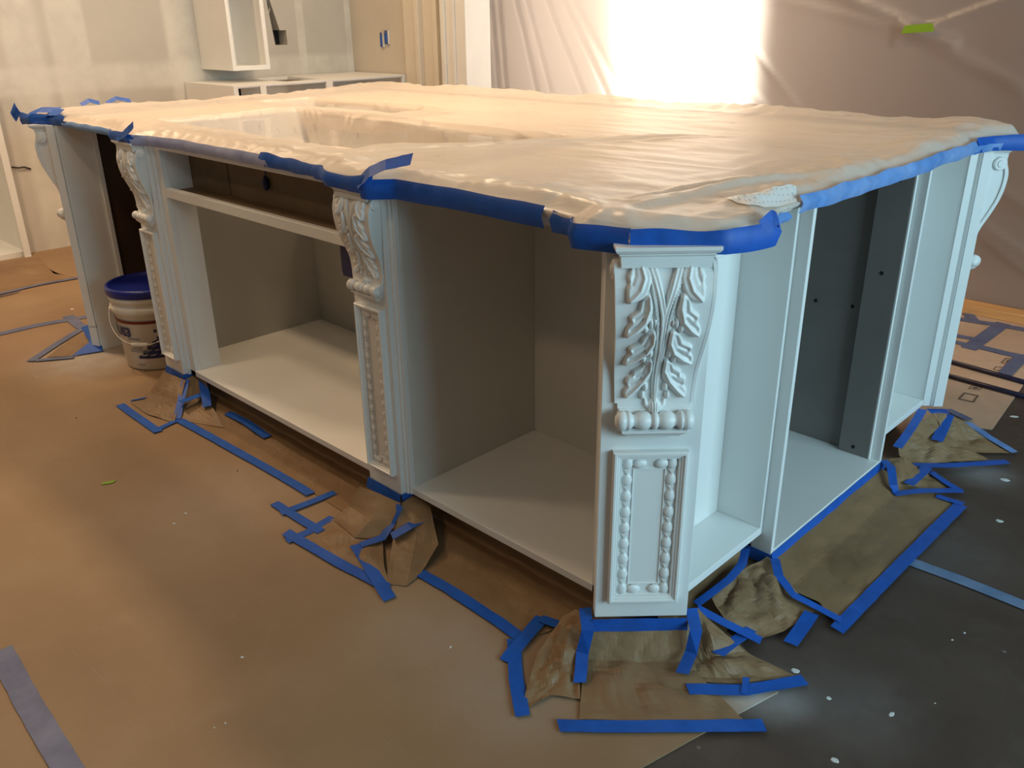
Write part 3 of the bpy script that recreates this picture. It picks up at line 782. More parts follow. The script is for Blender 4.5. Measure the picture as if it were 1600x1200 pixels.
def top_z(x, y, e):
    """height of the draped plastic; e = distance from the nearest edge"""
    z = 0.945+0.012*sstep(2.2, 2.9, y)-0.010*sstep(-2.9, -3.6, x)*math.exp(-((y-2.25)/0.4)**2)
    q = Vector((x, y, 0))
    z += 0.006*noise.noise(Vector((x*1.6, y*4, 1)))
    w = abs(noise.noise(Vector((x*3.2+y*0.8, y*11-x*1.5, 4))))
    z += 0.006*(0.35-w)
    z += 0.0018*noise.noise(Vector((x*7, y*15, 7)))
    # puffed rim and gathers near the taped edge
    z += 0.016*math.exp(-((e-0.075)/0.06)**2)*(0.5+0.9*noise.noise(Vector((x*4, y*4, 12))))
    z += 0.008*math.exp(-(e/0.14)**2)*(0.5-1.6*abs(noise.noise(Vector((x*16, y*16, 3)))))+0.004*math.exp(-(e/0.3)**2)*noise.noise(Vector((x*26, y*10, 6)))
    # sagging over the two sink cut-outs
    s1 = hole(x, y, -3.16, -1.66-0.34*(1-sstep(1.44, 1.95, y)), 1.405, 2.0, 0.08, 0.022)
    s2 = hole(x, y, -3.62, -2.62, 2.07, 2.35, 0.14, 0.02)
    z -= 0.135*s1*(1+0.12*noise.noise(Vector((x*5, y*9, 5))))
    z -= 0.090*s2
    # pleats running from the front edge to the back right
    for k, (a, b, am) in enumerate((((-1.95, 1.40), (-1.30, 2.35), 0.007), ((-1.98, 1.42), (-1.38, 2.30), 0.005), ((-1.90, 1.36), (-1.22, 2.40), 0.004), ((-0.98, 1.28), (-0.80, 2.0), 0.010), ((-0.95, 1.26), (-0.86, 1.8), 0.008), ((-1.00, 1.30), (-0.95, 1.75), 0.007))):
        a = Vector(a); b = Vector(b); ab = b-a; t_ = max(0, min(1, (Vector((x, y))-a).dot(ab)/ab.length_squared))
        d = (Vector((x, y))-a-ab*t_).length
        z += am*math.exp(-(d/0.013)**2)*min(1, 4*t_+0.3)*min(1, 4*(1-t_))
    # crest on the far left side
    z += 0.018*math.exp(-(((x+0.90)/0.10)**2+((y-2.84)/0.10)**2))
    z += 0.012*math.exp(-(((x+3.45)/0.35)**2+((y-2.72)/0.16)**2))
    return z
pc = tag(empty('plastic_cover'), 'wrinkled translucent plastic sheet taped over the whole island worktop', 'plastic sheet')
NU, NV = 330, 190
edge_pts = np.array([tuple(p_.at(k/240)) for p_ in (pf, pr_, pb, plft) for k in range(241)])
GV = []; GE = np.zeros((NV+1, NU+1))
for j in range(NV+1):
    for i in range(NU+1):
        p_ = coons(i/NU, j/NV); e = float(np.sqrt(((edge_pts-np.array(p_))**2).sum(1).min()))
        z = top_z(p_.x, p_.y, e)
        k = sstep(0.0, 0.05, e)
        z = z*k+0.928*(1-k)
        GV.append(Vector((p_.x, p_.y, z)))
mb = MB(); mb.v = [tuple(v) for v in GV]
N1 = NU+1
mb.f = [(j*N1+i, j*N1+i+1, (j+1)*N1+i+1, (j+1)*N1+i) for j in range(NV) for i in range(NU)]
# skirt turned down over the edge
ring = [i for i in range(NU+1)]+[j*N1+NU for j in range(1, NV+1)]+[NV*N1+i for i in range(NU-1, -1, -1)]+[j*N1 for j in range(NV-1, 0, -1)]
cen = Vector((-2.3, 2.0)); prev = ring
for dz, inn in ((0.007, 0.004), (0.014, 0.016)):
    new = []
    for k, vi in enumerate(ring):
        v = GV[vi]; d = (cen-v.xy).normalized()
        w = noise.noise(Vector((v.x*14, v.y*14, dz*60)))*0.002
        mb.v.append((v.x+d.x*(inn+w), v.y+d.y*(inn+w), 0.928-dz)); new.append(len(mb.v)-1)
    m_ = len(ring)
    mb.f += [(prev[k], new[k], new[(k+1) % m_], prev[(k+1) % m_]) for k in range(m_)]
    prev = new
cover = mb.build('sheet', 'plastic_cover', pc, smooth=True, fix=False)

def edge_tape(path, a, b, z0, z1, mat, out=0.004, rag=0.004, seed=0, fold=0.010):
    """band of tape folded round the cover's edge from path parameter a to b"""
    n = max(3, int((b-a)*path.d[-1]/0.012)); rows = [[], [], []]
    for k in range(n+1):
        t_ = a+(b-a)*k/n; p_ = path.at(t_); d = (path.at(min(1, t_+0.01))-path.at(max(0, t_-0.01))).normalized()
        nr = Vector((d.y, -d.x))
        if (p_+nr*0.1-cen).length < (p_-cen).length: nr = -nr
        j1 = noise.noise(Vector((seed*5.1, k*0.16, 1)))*rag; j2 = noise.noise(Vector((seed*5.1, k*0.13, 8)))*rag*0.6
        cr = noise.noise(Vector((seed*3.3, k*0.4, 4)))*rag*0.5
        o = out+0.003+cr*0.6
        rows[0].append((p_.x+nr.x*(o-fold), p_.y+nr.y*(o-fold), z1+j1+fold*0.3))
        rows[1].append((p_.x+nr.x*o, p_.y+nr.y*o, (z0*0.35+z1*0.65)+j1*0.5))
        rows[2].append((p_.x+nr.x*(o-0.008), p_.y+nr.y*(o-0.008), z0+j2))
    mb_ = MB().loft(rows, caps=False, closed=False)
    return mb_.build('tape_strip', mat, pc, smooth=True, fix=False)
f_ = lambda x, y=1.21: pf.near((x, y))
r_ = lambda y, x=-0.76: pr_.near((x, y))
edge_tape(pf, f_(-3.79, 1.16), f_(-3.50), 0.910, 0.946, 'blue_tape', seed=1, rag=0.010)
edge_tape(pf, f_(-3.52), f_(-3.09), 0.908, 0.928, 'hazed_tape', seed=2)
edge_tape(pf, f_(-3.05, 1.19), f_(-2.82, 1.18), 0.908, 0.936, 'blue_tape', seed=3, rag=0.008)
edge_tape(pf, f_(-2.84, 1.18), f_(-2.10), 0.905, 0.934, 'white_sprayed_tape', seed=4, rag=0.002)
edge_tape(pf, f_(-2.14), f_(-1.80, 1.19), 0.906, 0.938, 'blue_tape', seed=5, rag=0.007)
edge_tape(pf, f_(-1.86, 1.2), f_(-1.585, 1.175), 0.904, 0.940, 'blue_tape', seed=6, rag=0.010, out=0.007)
edge_tape(pf, f_(-1.62, 1.165), f_(-1.105, 1.216), 0.893, 0.934, 'blue_tape', seed=7, rag=0.002)
edge_tape(pf, f_(-1.08), f_(-0.968, 1.135), 0.890, 0.928, 'blue_tape', seed=8, rag=0.010)
edge_tape(pf, f_(-0.985, 1.15), 1.0, 0.893, 0.936, 'blue_tape', seed=9, rag=0.004)
edge_tape(pr_, 0.0, r_(1.385, -0.71), 0.893, 0.934, 'blue_tape', seed=10, rag=0.006)
edge_tape(pr_, r_(1.40, -0.72), r_(1.56, -0.76), 0.898, 0.915, 'hazed_tape', seed=11, rag=0.007)
edge_tape(pr_, r_(1.60), r_(2.72, -0.73), 0.905, 0.938, 'hazed_tape', seed=12, rag=0.005)
edge_tape(pr_, r_(2.62, -0.77), 1.0, 0.905, 0.945, 'blue_tape', seed=13, rag=0.005)
edge_tape(pb, 0.0, 1.0, 0.905, 0.930, 'blue_tape', seed=14)
edge_tape(plft, 0.0, 1.0, 0.905, 0.930, 'blue_tape', seed=15, rag=0.008)
# loose tape ends that stand up from the edge
def flap(pts, width, mat='blue_tape', up=(0, -1, 0.4)):
    return tape(pc, pts, width, mat, up, rag=0.003, seg=0.012, name='tape_flap')
flap([(-1.62, 1.160, 0.925), (-1.585, 1.170, 0.955), (-1.55, 1.19, 0.972), (-1.50, 1.225, 0.985)], 0.034, up=(0.2, -0.6, 0.8))
flap([(-2.92, 1.162, 0.925), (-2.87, 1.165, 0.935), (-2.83, 1.17, 0.955), (-2.81, 1.18, 0.972)], 0.026)
flap([(-3.80, 1.155, 0.93), (-3.82, 1.15, 0.955), (-3.83, 1.15, 0.965)], 0.05)
flap([(-3.72, 1.17, 0.945), (-3.68, 1.20, 0.962), (-3.60, 1.24, 0.962)], 0.035, up=(0, -0.5, 0.8))
flap([(-3.66, 1.20, 0.935), (-3.62, 1.215, 0.955), (-3.55, 1.23, 0.958)], 0.04, up=(0, -0.5, 0.8))
flap([(-3.86, 1.42, 0.955), (-3.85, 1.45, 0.970), (-3.85, 1.49, 0.957)], 0.026, up=(0.3, -0.6, 0.6))
flap([(-3.85, 1.52, 0.955), (-3.84, 1.56, 0.972), (-3.84, 1.62, 0.957)], 0.026, up=(0.3, -0.6, 0.6))
flap([(-0.715, 1.35, 0.93), (-0.71, 1.375, 0.945), (-0.715, 1.40, 0.935)], 0.03, up=(0.8, 0, 0.5))
# perforated pad showing through near the corner
def cover_z(x, y):
    e = float(np.sqrt(((edge_pts-np.array((x, y)))**2).sum(1).min())); k = sstep(0.0, 0.05, e)
    return top_z(x, y, e)*k+0.928*(1-k)
A0, A1, B0, B1 = P(1132, 313, .948), P(1244, 290, .95), P(1168, 332, .938), P(1246, 308, .94)
def pad_at(u, v, up=0.0):
    q = (A0.lerp(A1, u)).lerp(B0.lerp(B1, u), v); return Vector((q.x, q.y, cover_z(q.x, q.y)+0.003+up))
pd = MB(); pd.grid(lambda u, v: pad_at(u, v), 24, 8)
pad = pd.build('perforated_pad', 'white_paint', pc, smooth=True, fix=False)
hd = MB()
for i in range(12):
    for j in range(3):
        u, v = (i+0.7)/12.6, (j+0.6)/3.4
        c_ = pad_at(u, v, 0.0012)
        k = len(hd.v)
        for a in range(6): hd.v.append((c_.x+0.0022*math.cos(a*1.047), c_.y+0.0022*math.sin(a*1.047), c_.z))
        hd.f.append(tuple(range(k, k+6)))
tag(hd.build('perforations', 'print_grey', pad, fix=False), kind='stuff')

# ------------------------------------------------------------------ masking paper with tape round the foot of the island
def mp(label): return tag(empty('masking_paper'), label, 'masking paper', 'masking papers round the foot of the island')

# nearest post
m1 = mp('crumpled kraft paper wrapped round the foot of the nearest corner post')
paper('sheet', m1, [prow((918, 978, .073), (1000, 979, .073), (1073, 978, .073)), prow((912, 1030, .012), (990, 1033, .014), (1072, 1034, .012)), prow((905, 1124, .003), (1030, 1126, .004), (1165, 1128, .003))], 26, 22, 0.007, 13, 1)
paper('side_sheet', m1, [prow((880, 962, .06), (900, 952, .085), (915, 960, .094)), prow((840, 1020, .018), (880, 1030, .03), (908, 1035, .02)), prow((812, 1112, .003), (860, 1085, .008), (906, 1092, .006))], 20, 18, 0.014, 17, 2)
paper('side_sheet', m1, [prow((1078, 955, .094), (1090, 950, .085), (1108, 968, .06)), prow((1070, 1010, .025), (1120, 1020, .03), (1165, 1018, .01)), prow((1062, 1064, .006), (1160, 1068, .005), (1245, 1056, .003))], 22, 18, 0.014, 15, 3)
S_ = Vector((S2, -S2, 0))
A_ = Vector((-0.915, 1.171, 0.082))+S_*0.002; B_ = Vector((-0.776, 1.310, 0.082))+S_*0.002
tape(m1, [A_+S_*0.002, B_+S_*0.002], 0.032, up=S_, seg=0.02)
ptape(m1, [(914, 952, .098), (918, 985, .085), (910, 1020, .035), (906, 1066, .014)], width=0.026)
ptape(m1, [(1080, 950, .098), (1087, 985, .085), (1080, 1020, .04), (1066, 1052, .02)], width=0.026)
ptape(m1, [(872, 1134), (960, 1136), (1192, 1134)], width=0.031)
ptape(m1, [(1075, 1077, .008), (1165, 1079, .007), (1256, 1063, .004)], width=0.030)
ptape(m1, [(1166, 1062, .012), (1163, 1085, .009)], width=0.014)
ptape(m1, [(803, 1000), (806, 1060), (816, 1116)], width=0.030)
ptape(m1, [(847, 965, .010), (800, 1020, .005), (790, 1035, .004)], width=0.032)
ptape(m1, [(843, 966, .011), (888, 982, .012)], width=0.026)
ptape(m1, [(1092, 952, .06), (1130, 972, .04), (1190, 1002, .012)], width=0.026)
ptape(m1, [(1172, 985, .015), (1122, 1022, .03)], width=0.026)

# front, between middle pilaster and nearest post
def strip_paper(label, rows, seed, nu, nv, crumple=0.005, freq=8):
    m_ = mp(label); paper('sheet', m_, rows, nu, nv, crumple, freq, seed); return m_
xs = [-1.60, -1.45, -1.30, -1.15, -0.985]
fy = [P(630, 878), P(690, 912), P(735, 945), P(780, 972), P(822, 1000)]
m2 = strip_paper('kraft paper along the plinth between the middle pilaster and nearest post',
    [[(x, 1.302, 0.098) for x in xs], [(x, 1.296, 0.008) for x in xs], [(x*0.5+q.x*0.5, (1.29+q.y)/2, 0.004) for x, q in zip(xs, fy)], [(q.x, q.y, 0.002) for q in fy]], 5, 44, 26)
ptape(m2, [(622, 876), (700, 920), (780, 972), (820, 1002)], width=0.031)
# front, between the two pilasters
xs = [-2.83, -2.55, -2.28, -2.0, -1.765]
fy = [P(285, 652), P(355, 692), (P(415, 727)), P(475, 762), P(535, 800)]
m3 = strip_paper('kraft paper along the plinth below the wide sink compartment',
    [[(x, 1.302, 0.098) for x in xs], [(x, 1.296, 0.008) for x in xs], [(x*0.5+q.x*0.5, (1.29+q.y)/2, 0.004) for x, q in zip(xs, fy)], [(q.x, q.y, 0.002) for q in fy]], 6, 52, 26)
ptape(m3, [(278, 655), (315, 675), (400, 722), (470, 762), (485, 772)], width=0.030)
ptape(m3, [(355, 645, .012), (385, 660, .012), (418, 683, .012)], width=0.030)
ptape(m3, [(440, 802), (480, 787), (522, 770)], width=0.026)
ptape(m3, [(430, 787), (470, 812), (500, 830)], width=0.028)
# foot of the middle pilaster
m4 = mp('kraft paper flaring from the foot of the middle pilaster')
paper('sheet', m4, [prow((562, 760, .092), (595, 772, .092), (626, 786, .092)), prow((545, 790, .04), (580, 810, .05), (612, 815, .05)), prow((520, 812, .006), (555, 840, .01), (598, 842, .014))], 16, 14, 0.006, 9, 7)
paper('floor_sheet', m4, [prow((520, 810, .006), (555, 840, .008), (598, 842, .012)), prow((495, 826, .004), (540, 866, .008), (600, 885, .01)), prow((472, 842, .003), (540, 880, .003), (610, 920, .003))], 18, 14, 0.009, 12, 8)
paper('side_sheet', m4, [prow((628, 785, .092), (648, 772, .092), (672, 790, .075)), prow((615, 838, .03), (650, 842, .04), (685, 850, .03)), prow((602, 912, .003), (635, 915, .003), (655, 900, .003))], 16, 18, 0.007, 10, 9)
tape(m4, [(-1.752, 1.206, 0.088), (-1.604, 1.206, 0.088)], 0.032, up=(0, -1, 0.2), seg=0.02)
tape(m4, [(-1.600, 1.206, 0.088), (-1.598, 1.262, 0.088)], 0.032, up=(1, 0, 0.2), seg=0.02)
ptape(m4, [(626, 788, .09), (612, 818, .045), (598, 840, .02), (562, 852, .012)], width=0.026)
ptape(m4, [(612, 838, .04), (640, 822, .055), (673, 804, .06)], width=0.030)
ptape(m4, [(447, 832), (530, 880), (604, 918)], width=0.031)
ptape(m4, [(446, 846), (480, 832), (520, 808)], width=0.026)
ptape(m4, [(556, 850, .01), (580, 890, .008), (608, 935, .004)], width=0.033)
# foot of the pilaster beside the bucket
m5 = mp('kraft paper at the foot of the pilaster beside the bucket')
paper('sheet', m5, [prow((256, 580, .092), (270, 586, .092), (290, 594, .092)), prow((235, 612, .025), (258, 622, .04), (282, 628, .04)), prow((202, 628, .003), (232, 648, .004), (272, 660, .003))], 14, 14, 0.007, 11, 10)
paper('side_sheet', m5, [prow((290, 592, .092), (305, 586, .092), (322, 592, .09)), prow((284, 625, .04), (305, 622, .035), (328, 628, .03)), prow((278, 655, .004), (315, 662, .004), (350, 668, .004))], 14, 14, 0.006, 10, 11)
tape(m5, [(-2.975, 1.206, 0.088), (-2.838, 1.206, 0.088)], 0.032, up=(0, -1, 0.2), seg=0.02)
tape(m5, [(-2.834, 1.206, 0.088), (-2.832, 1.262, 0.088)], 0.032, up=(1, 0, 0.2), seg=0.02)
ptape(m5, [(290, 594, .088), (283, 625, .045), (277, 655, .006)], width=0.026)
ptape(m5, [(284, 628, .05), (322, 614, .05)], width=0.030)
ptape(m5, [(316, 588, .088), (324, 636, .03)], width=0.030)
ptape(m5, [(187, 632), (215, 652), (247, 674)], width=0.030)
ptape(m5, [(248, 670), (278, 656)], width=0.022)
ptape(m5, [(204, 626, .006), (228, 622, .016)], width=0.010)
# left corner post
m6 = mp('blue taped kraft triangle at the foot of the post left of the bucket')
paper('sheet', m6, [prow((128, 518, .03), (140, 540, .02)), prow((72, 558, .003), (112, 556, .003))], 10, 8, 0.006, 14, 12)
ptape(m6, [(48, 564), (88, 538), (130, 512)], width=0.034, mat='dusty_tape')
ptape(m6, [(58, 563), (114, 558)], width=0.028, mat='dusty_tape')
MB().add([P(126, 512, .03), P(150, 502, .085), P(161, 548, .006), P(112, 556, .006), P(140, 534, .035)], [(0, 4, 1), (1, 4, 2), (2, 4, 3)]).build('tape_patch', 'blue_tape', m6, solid=0.001)

# right side: paper below the near niche and the corner between niche and middle compartment
m7 = mp('crumpled kraft paper on the floor between nearest post and middle compartment')
paper('sheet', m7, [prow((1112, 935, .05), (1160, 890, .06), (1200, 868, .048)), prow((1130, 965, .03), (1175, 930, .05), (1228, 905, .04)), prow((1182, 1000, .004), (1225, 985, .010), (1272, 955, .006))], 26, 24, 0.022, 13, 13)
paper('kick_sheet', m7, [[(-0.87, 1.33, .098), (-0.87, 1.50, .098), (-0.87, 1.69, .098)], [(-0.855, 1.33, .004), (-0.85, 1.5, .004), (-0.85, 1.69, .004)], [(-0.76, 1.34, .003), (-0.74, 1.5, .003), (-0.74, 1.69, .003)]], 18, 12, 0.006, 12, 14)
ptape(m7, [(1165, 858, .075), (1160, 882, .075), (1140, 905, .072), (1115, 925, .066), (1088, 944, .06)], width=0.020)
ptape(m7, [(1268, 958, .012), (1250, 985, .010), (1236, 1004, .005)], width=0.032)
m8 = mp('large kraft sheet edged in blue tape in front of the middle right compartment')
ys = [1.70, 1.85, 2.00, 2.15, 2.345]
fl_ = [P(1304, 974), P(1356, 922), P(1404, 876), P(1452, 829), P(1498, 784)]
paper('sheet', m8, [[(-0.786, y, 0.036) for y in ys], [(-0.712, y+0.012-(0.05 if y < 1.71 else 0), 0.010) for y in ys], [((-0.70+q.x)/2, (y+0.012+q.y)/2, 0.005) for y, q in zip(ys, fl_)], [(q.x, q.y, 0.002) for q in fl_]], 44, 28, 0.005, 8, 15)
tape(m8, [(-0.786, 1.698, 0.040), (-0.786, 2.36, 0.040)], 0.030, up=(1, 0, 0.3), seg=0.04, lift=0.002)
tape(m8, [(-0.850, 1.695, 0.040), (-0.786, 1.695, 0.040)], 0.030, up=(0, -1, 0.1), seg=0.04, lift=0.002)
ptape(m8, [(1210, 872, .055), (1217, 900, .052), (1240, 930, .040), (1275, 948, .018), (1312, 968, .006)], width=0.022)
ptape(m8, [(1308, 984), (1400, 890), (1500, 790)], width=0.033)
ptape(m8, [(1462, 775, .006), (1505, 788, .005)], width=0.024)
# right far end
m9 = mp('crumpled kraft papers between the middle compartment and the right far post')
paper('sheet', m9, [prow((1402, 690, .07), (1430, 665, .085), (1458, 645, .092)), prow((1405, 712, .03), (1440, 690, .045), (1480, 680, .04)), prow((1425, 728, .004), (1480, 722, .004), (1545, 718, .004))], 22, 16, 0.014, 14, 16)
paper('side_sheet', m9, [prow((1390, 716, .05), (1412, 714, .06), (1430, 728, .02)), prow((1398, 745, .03), (1425, 748, .02), (1460, 742, .006)), prow((1402, 768, .005), (1440, 764, .004), (1490, 765, .003))], 14, 12, 0.010, 16, 17)
ptape(m9, [(1380, 719, .055), (1392, 730, .052), (1396, 758, .03), (1402, 772, .008)], width=0.024)
ptape(m9, [(1398, 772, .012), (1440, 767, .014), (1502, 767, .005)], width=0.024)
ptape(m9, [(1420, 757, .020), (1450, 730, .020)], width=0.030)
ptape(m9, [(1455, 738, .012), (1480, 755, .010), (1502, 768, .006)], width=0.022)
ptape(m9, [(1428, 727, .012), (1480, 728, .012), (1574, 722, .004)], width=0.026)
ptape(m9, [(1442, 640, .098), (1425, 668, .092), (1402, 700, .078)], width=0.026)
m10 = mp('kraft paper fanned out from the foot of the right far post')
paper('sheet', m10, [prow((1462, 645, .092), (1476, 645, .092), (1500, 655, .06)), prow((1478, 690, .03), (1510, 685, .02), (1540, 685, .012)), prow((1490, 705, .006), (1535, 707, .004), (1578, 708, .003))], 18, 14, 0.012, 14, 18)
ptape(m10, [(1452, 643, .09), (1478, 643, .09)], width=0.034)
ptape(m10, [(1482, 648, .085), (1474, 668, .06), (1464, 688, .045)], width=0.034)
ptape(m10, [(1512, 660), (1545, 683), (1584, 706)], width=0.026, mat='hazed_tape')
ptape(m10, [(1480, 640), (1514, 656)], width=0.030, mat='dusty_tape')

# ------------------------------------------------------------------ seam tapes and marks on the floor boards
for pix, w in [([(0, 1015), (45, 1100), (108, 1205), (140, 1260)], 0.048), ([(-30, 529), (60, 508), (136, 495)], 0.048), ([(106, 494), (128, 512)], 0.048)]:
    ptape(fb, pix, z=0.001, width=w, mat='dusty_tape', name='seam_tape')
st = tag(empty('floor_tape'), 'pale blue seam tape on the dark concrete at the right edge', 'tape')
ptape(st, [(1418, 876), (1500, 906), (1600, 946), (1680, 980)], z=-0.002, width=0.038, mat='pale_tape', name='tape_strip')
for pix, w in [([(1495, 498), (1560, 508), (1640, 522)], 0.05), ([(1512, 490), (1520, 500)], 0.05), ([(1568, 505), (1513, 545)], 0.06), ([(1490, 524), (1530, 531)], 0.04), ([(1490, 534), (1520, 541)], 0.04),
               ([(1530, 542), (1570, 552), (1640, 566)], 0.05), ([(1596, 558), (1570, 585)], 0.05)]:
    ptape(fb2, pix, z=0.001, width=w, mat='dusty_tape', name='seam_tape')
def outline(cx, cy, w, h, sk):
    m_ = MB(); q = [P(cx-w, cy+h*0.3, .001), P(cx-w*0.4, cy-h, .001), P(cx+w, cy-h*0.4, .001), P(cx+w*0.5, cy+h, .001)]
    c_ = (q[0]+q[1]+q[2]+q[3])/4
    i_ = [c_+(p_-c_)*sk for p_ in q]; m_.add(q+i_, [(k, (k+1) % 4, 4+(k+1) % 4, 4+k) for k in range(4)])
    e_ = [c_+(p_-c_)*0.45 for p_ in q]; m_.add(e_, [(0, 1, 2, 3)]) if sk > 0.78 else None
    return m_
for cx, cy, w, h, sk in ((1577, 565, 14, 6, 0.8), (1560, 576, 9, 4, 0.75), (1524, 606, 12, 4, 0.8), (1513, 621, 17, 8, 0.75)):
    outline(cx, cy, w, h, sk).build('printed_mark', 'print_brown', fb2, fix=False)
for (a, b, lab) in (((1482, 564), (1640, 608), 'dark navy pole on the pinkish board, the one farther from the camera'), ((1478, 586), (1640, 630), 'dark navy pole on the pinkish board, the one nearer the camera')):
    p0, p1 = P(a[0], a[1], .0095), P(b[0], b[1], .0095)
    po = tag(empty('floor_pole', p0), lab, 'pole', 'dark poles on the floor')
    d_ = p1-p0
    MB().tube([d_*0, d_*0.5, d_], 0.009, 10).build('tube', 'navy_pole', po, smooth=True)
    MB().tube([d_*-0.004, d_*0.004], 0.0098, 10).build('end_cap', 'dark_hole', po)
# brown paper at the far left with its taped edge
lf = tag(empty('masking_paper'), 'brown paper lying before the tall cabinet at the left edge', 'masking paper')
paper('sheet', lf, [prow((-60, 420), (30, 405), (62, 402), (84, 428)), prow((-60, 470), (0, 455), (60, 444), (118, 432))], 26, 14, 0.012, 6, 20)
ptape(lf, [(-60, 472), (0, 459), (60, 445), (122, 434)], z=.004, width=0.03, mat='dusty_tape')
ptape(lf, [(-20, 468), (30, 456)], z=.005, width=0.012, mat='navy')
# dried paint splashes on the floor, each a small raised blob
def blob(px, py, r, z, label, mat='paint_spot', el=1.6, ang=0.5):
    r *= 0.72; c_ = P(px, py, z); n = 11; ph = random.random()*9
    o = tag(empty('paint_splash', c_), label, 'paint splash', 'dried paint splashes on the floor')
    top, bot = [], []
    for k in range(n):
        a = 2*math.pi*k/n; rr = r*(1+0.45*noise.noise(Vector((ph, math.cos(a)*1.3, math.sin(a)*1.3))))
        x, y = rr*el*math.cos(a), rr*math.sin(a)
        x, y = x*math.cos(ang)-y*math.sin(ang), x*math.sin(ang)+y*math.cos(ang)
        bot.append((x, y, 0)); top.append((x*0.8, y*0.8, 0.0012))
    MB().loft([bot, top]).build('splash', mat, o)
for px, py, r, el, an, lab in [(1295, 1091, .006, 1.2, .4, 'round white paint splash on dark concrete before the nearest post'), (1393, 1116, .0055, 2.1, 1.4, 'elongated white paint splash on dark concrete, right of the round one'),
                              (1304, 1188, .009, 1.3, .2, 'grey paint splash at the bottom edge on dark concrete'), (1243, 1048, .010, 1.3, .3, 'pale splash beside the tape of the nearest post'),
                              (1571, 750, .012, 1.4, .2, 'white splash on dark concrete right of the far papers'), (1562, 814, .010, 1.3, .2, 'white splash on dark concrete below the upper right papers'),
                              (1488, 1000, .003, 1.4, .9, 'tiny white splash on dark concrete in the middle of the right floor'), (1507, 989, .003, 1.5, 1.2, 'tiny white speck beyond the tiny splash on the right floor'),
                              (1461, 1099, .002, 1.1, 0, 'tiny white dot right of the elongated splash'), (1585, 651, .010, 2.0, .6, 'white splash at the edge of the pinkish board')]:
    blob(px, py, r, -0.004, lab, 'paint_spot', el, an)
for px, py, r, el, an, lab in [(378, 1027, .0045, 1.2, .4, 'white paint dot on the tan board in the lower left'), (290, 802, .004, 1.3, .3, 'white paint dot on the tan board left of the middle pilaster'),
                              (272, 818, .004, 1.8, .4, 'faint pale smear on the tan board beside the white dot'), (704, 1011, .003, 2.0, 2.0, 'white scratch mark on the tan board below the front papers'),
                              (335, 1137, .002, 1.0, 0, 'pale dot at the bottom of the tan board'), (352, 1130, .002, 1.7, .3, 'second pale dot at the bottom of the tan board'), (113, 483, .008, 2.0, .3, 'pale smear on the floor at the far left')]:
    blob(px, py, r, 0.0, lab, 'paint_spot', el, an)
blob(371, 736, .003, 0.0, 'small black crumb on the tan board before the sink compartment', 'dark_hole', 1.2, 0.2)
blob(119, 653, .004, 0.0, 'dark crumb on the tan board left of the bucket papers', 'dark_hole', 1.3, 0.7)
gt = tag(empty('tape_scrap'), 'small green tape scrap on the tan board at the left', 'tape')
ptape(gt, [(158, 756), (168, 755), (180, 752)], z=.001, width=0.014, mat='green_tape', name='scrap', seg=0.01)

# ------------------------------------------------------------------ bucket
bk = tag(empty('bucket', (-3.315, 1.335, 0.0)), 'white plastic bucket with a dark blue lid in the knee space', 'bucket')
def br(z): return 0.128+(0.142-0.128)*z/0.25
MB().lathe([(0.0, 0.002), (0.118, 0.002), (0.122, 0.0), (br(0), 0.006), (br(0.20), 0.225), (0.146, 0.230), (0.151, 0.238), (0.151, 0.252), (0.147, 0.258), (0.143, 0.262), (0.143, 0.270), (0.147, 0.274), (0.152, 0.282), (0.152, 0.292), (0.149, 0.300), (0.12, 0.302), (0.0, 0.302)], 'z', 56).build('body', 'bucket_white', bk, smooth=True)
MB().lathe([(0.0, 0.300), (0.153, 0.298), (0.156, 0.302), (0.157, 0.322), (0.153, 0.331), (0.146, 0.332), (0.142, 0.326), (0.138, 0.318), (0.0, 0.320)], 'z', 56).build('lid', 'blue_lid', bk, smooth=True)
def on_side(ang, z, out=0.0008):
    r = br(z)+out; return Vector((r*math.cos(ang), r*math.sin(ang), z))
FA = math.atan2(-1.335, 3.315)                     # direction of the camera seen from the bucket
def wrap(name, pts2, faces, mat, parent=bk, out=0.0010):
    mb_ = MB(); mb_.add([on_side(FA+s_/0.136, z_, out) for s_, z_ in pts2], faces); return mb_.build(name, mat, parent, fix=False)
N_ = 48
wrap('red_stripe', [(-0.25+0.5*k/N_, z_) for z_ in (0.196, 0.208) for k in range(N_+1)], [(k, k+1, N_+2+k, N_+1+k) for k in range(N_)], 'maroon')
# navy graphic with a jagged left edge
jag = []
NJ = 12
for k in range(NJ):
    z_ = 0.052+(0.160-0.052)*k/(NJ-1); s_ = 0.0+0.115*(k/(NJ-1))
    jag.append((s_-0.098 if k % 2 else s_-0.084, z_))
pts2 = []; fcs = []
for k, (s_, z_) in enumerate(jag):
    for i in range(9): pts2.append((s_+(0.19-s_)*i/8, z_))
for k in range(NJ-1):
    for i in range(8): fcs.append((k*9+i, k*9+i+1, (k+1)*9+i+1, (k+1)*9+i))
wrap('blue_graphic', pts2, fcs, 'navy')
wrap('small_star', [(x_-0.085, z_) for x_, z_ in ((0.072, 0.158), (0.080, 0.162), (0.088, 0.158), (0.084, 0.166), (0.090, 0.172), (0.081, 0.170), (0.074, 0.174), (0.077, 0.166))], [(0, 1, 7), (1, 2, 3), (3, 4, 5), (5, 6, 7), (1, 3, 5, 7)], 'navy', out=0.0012)
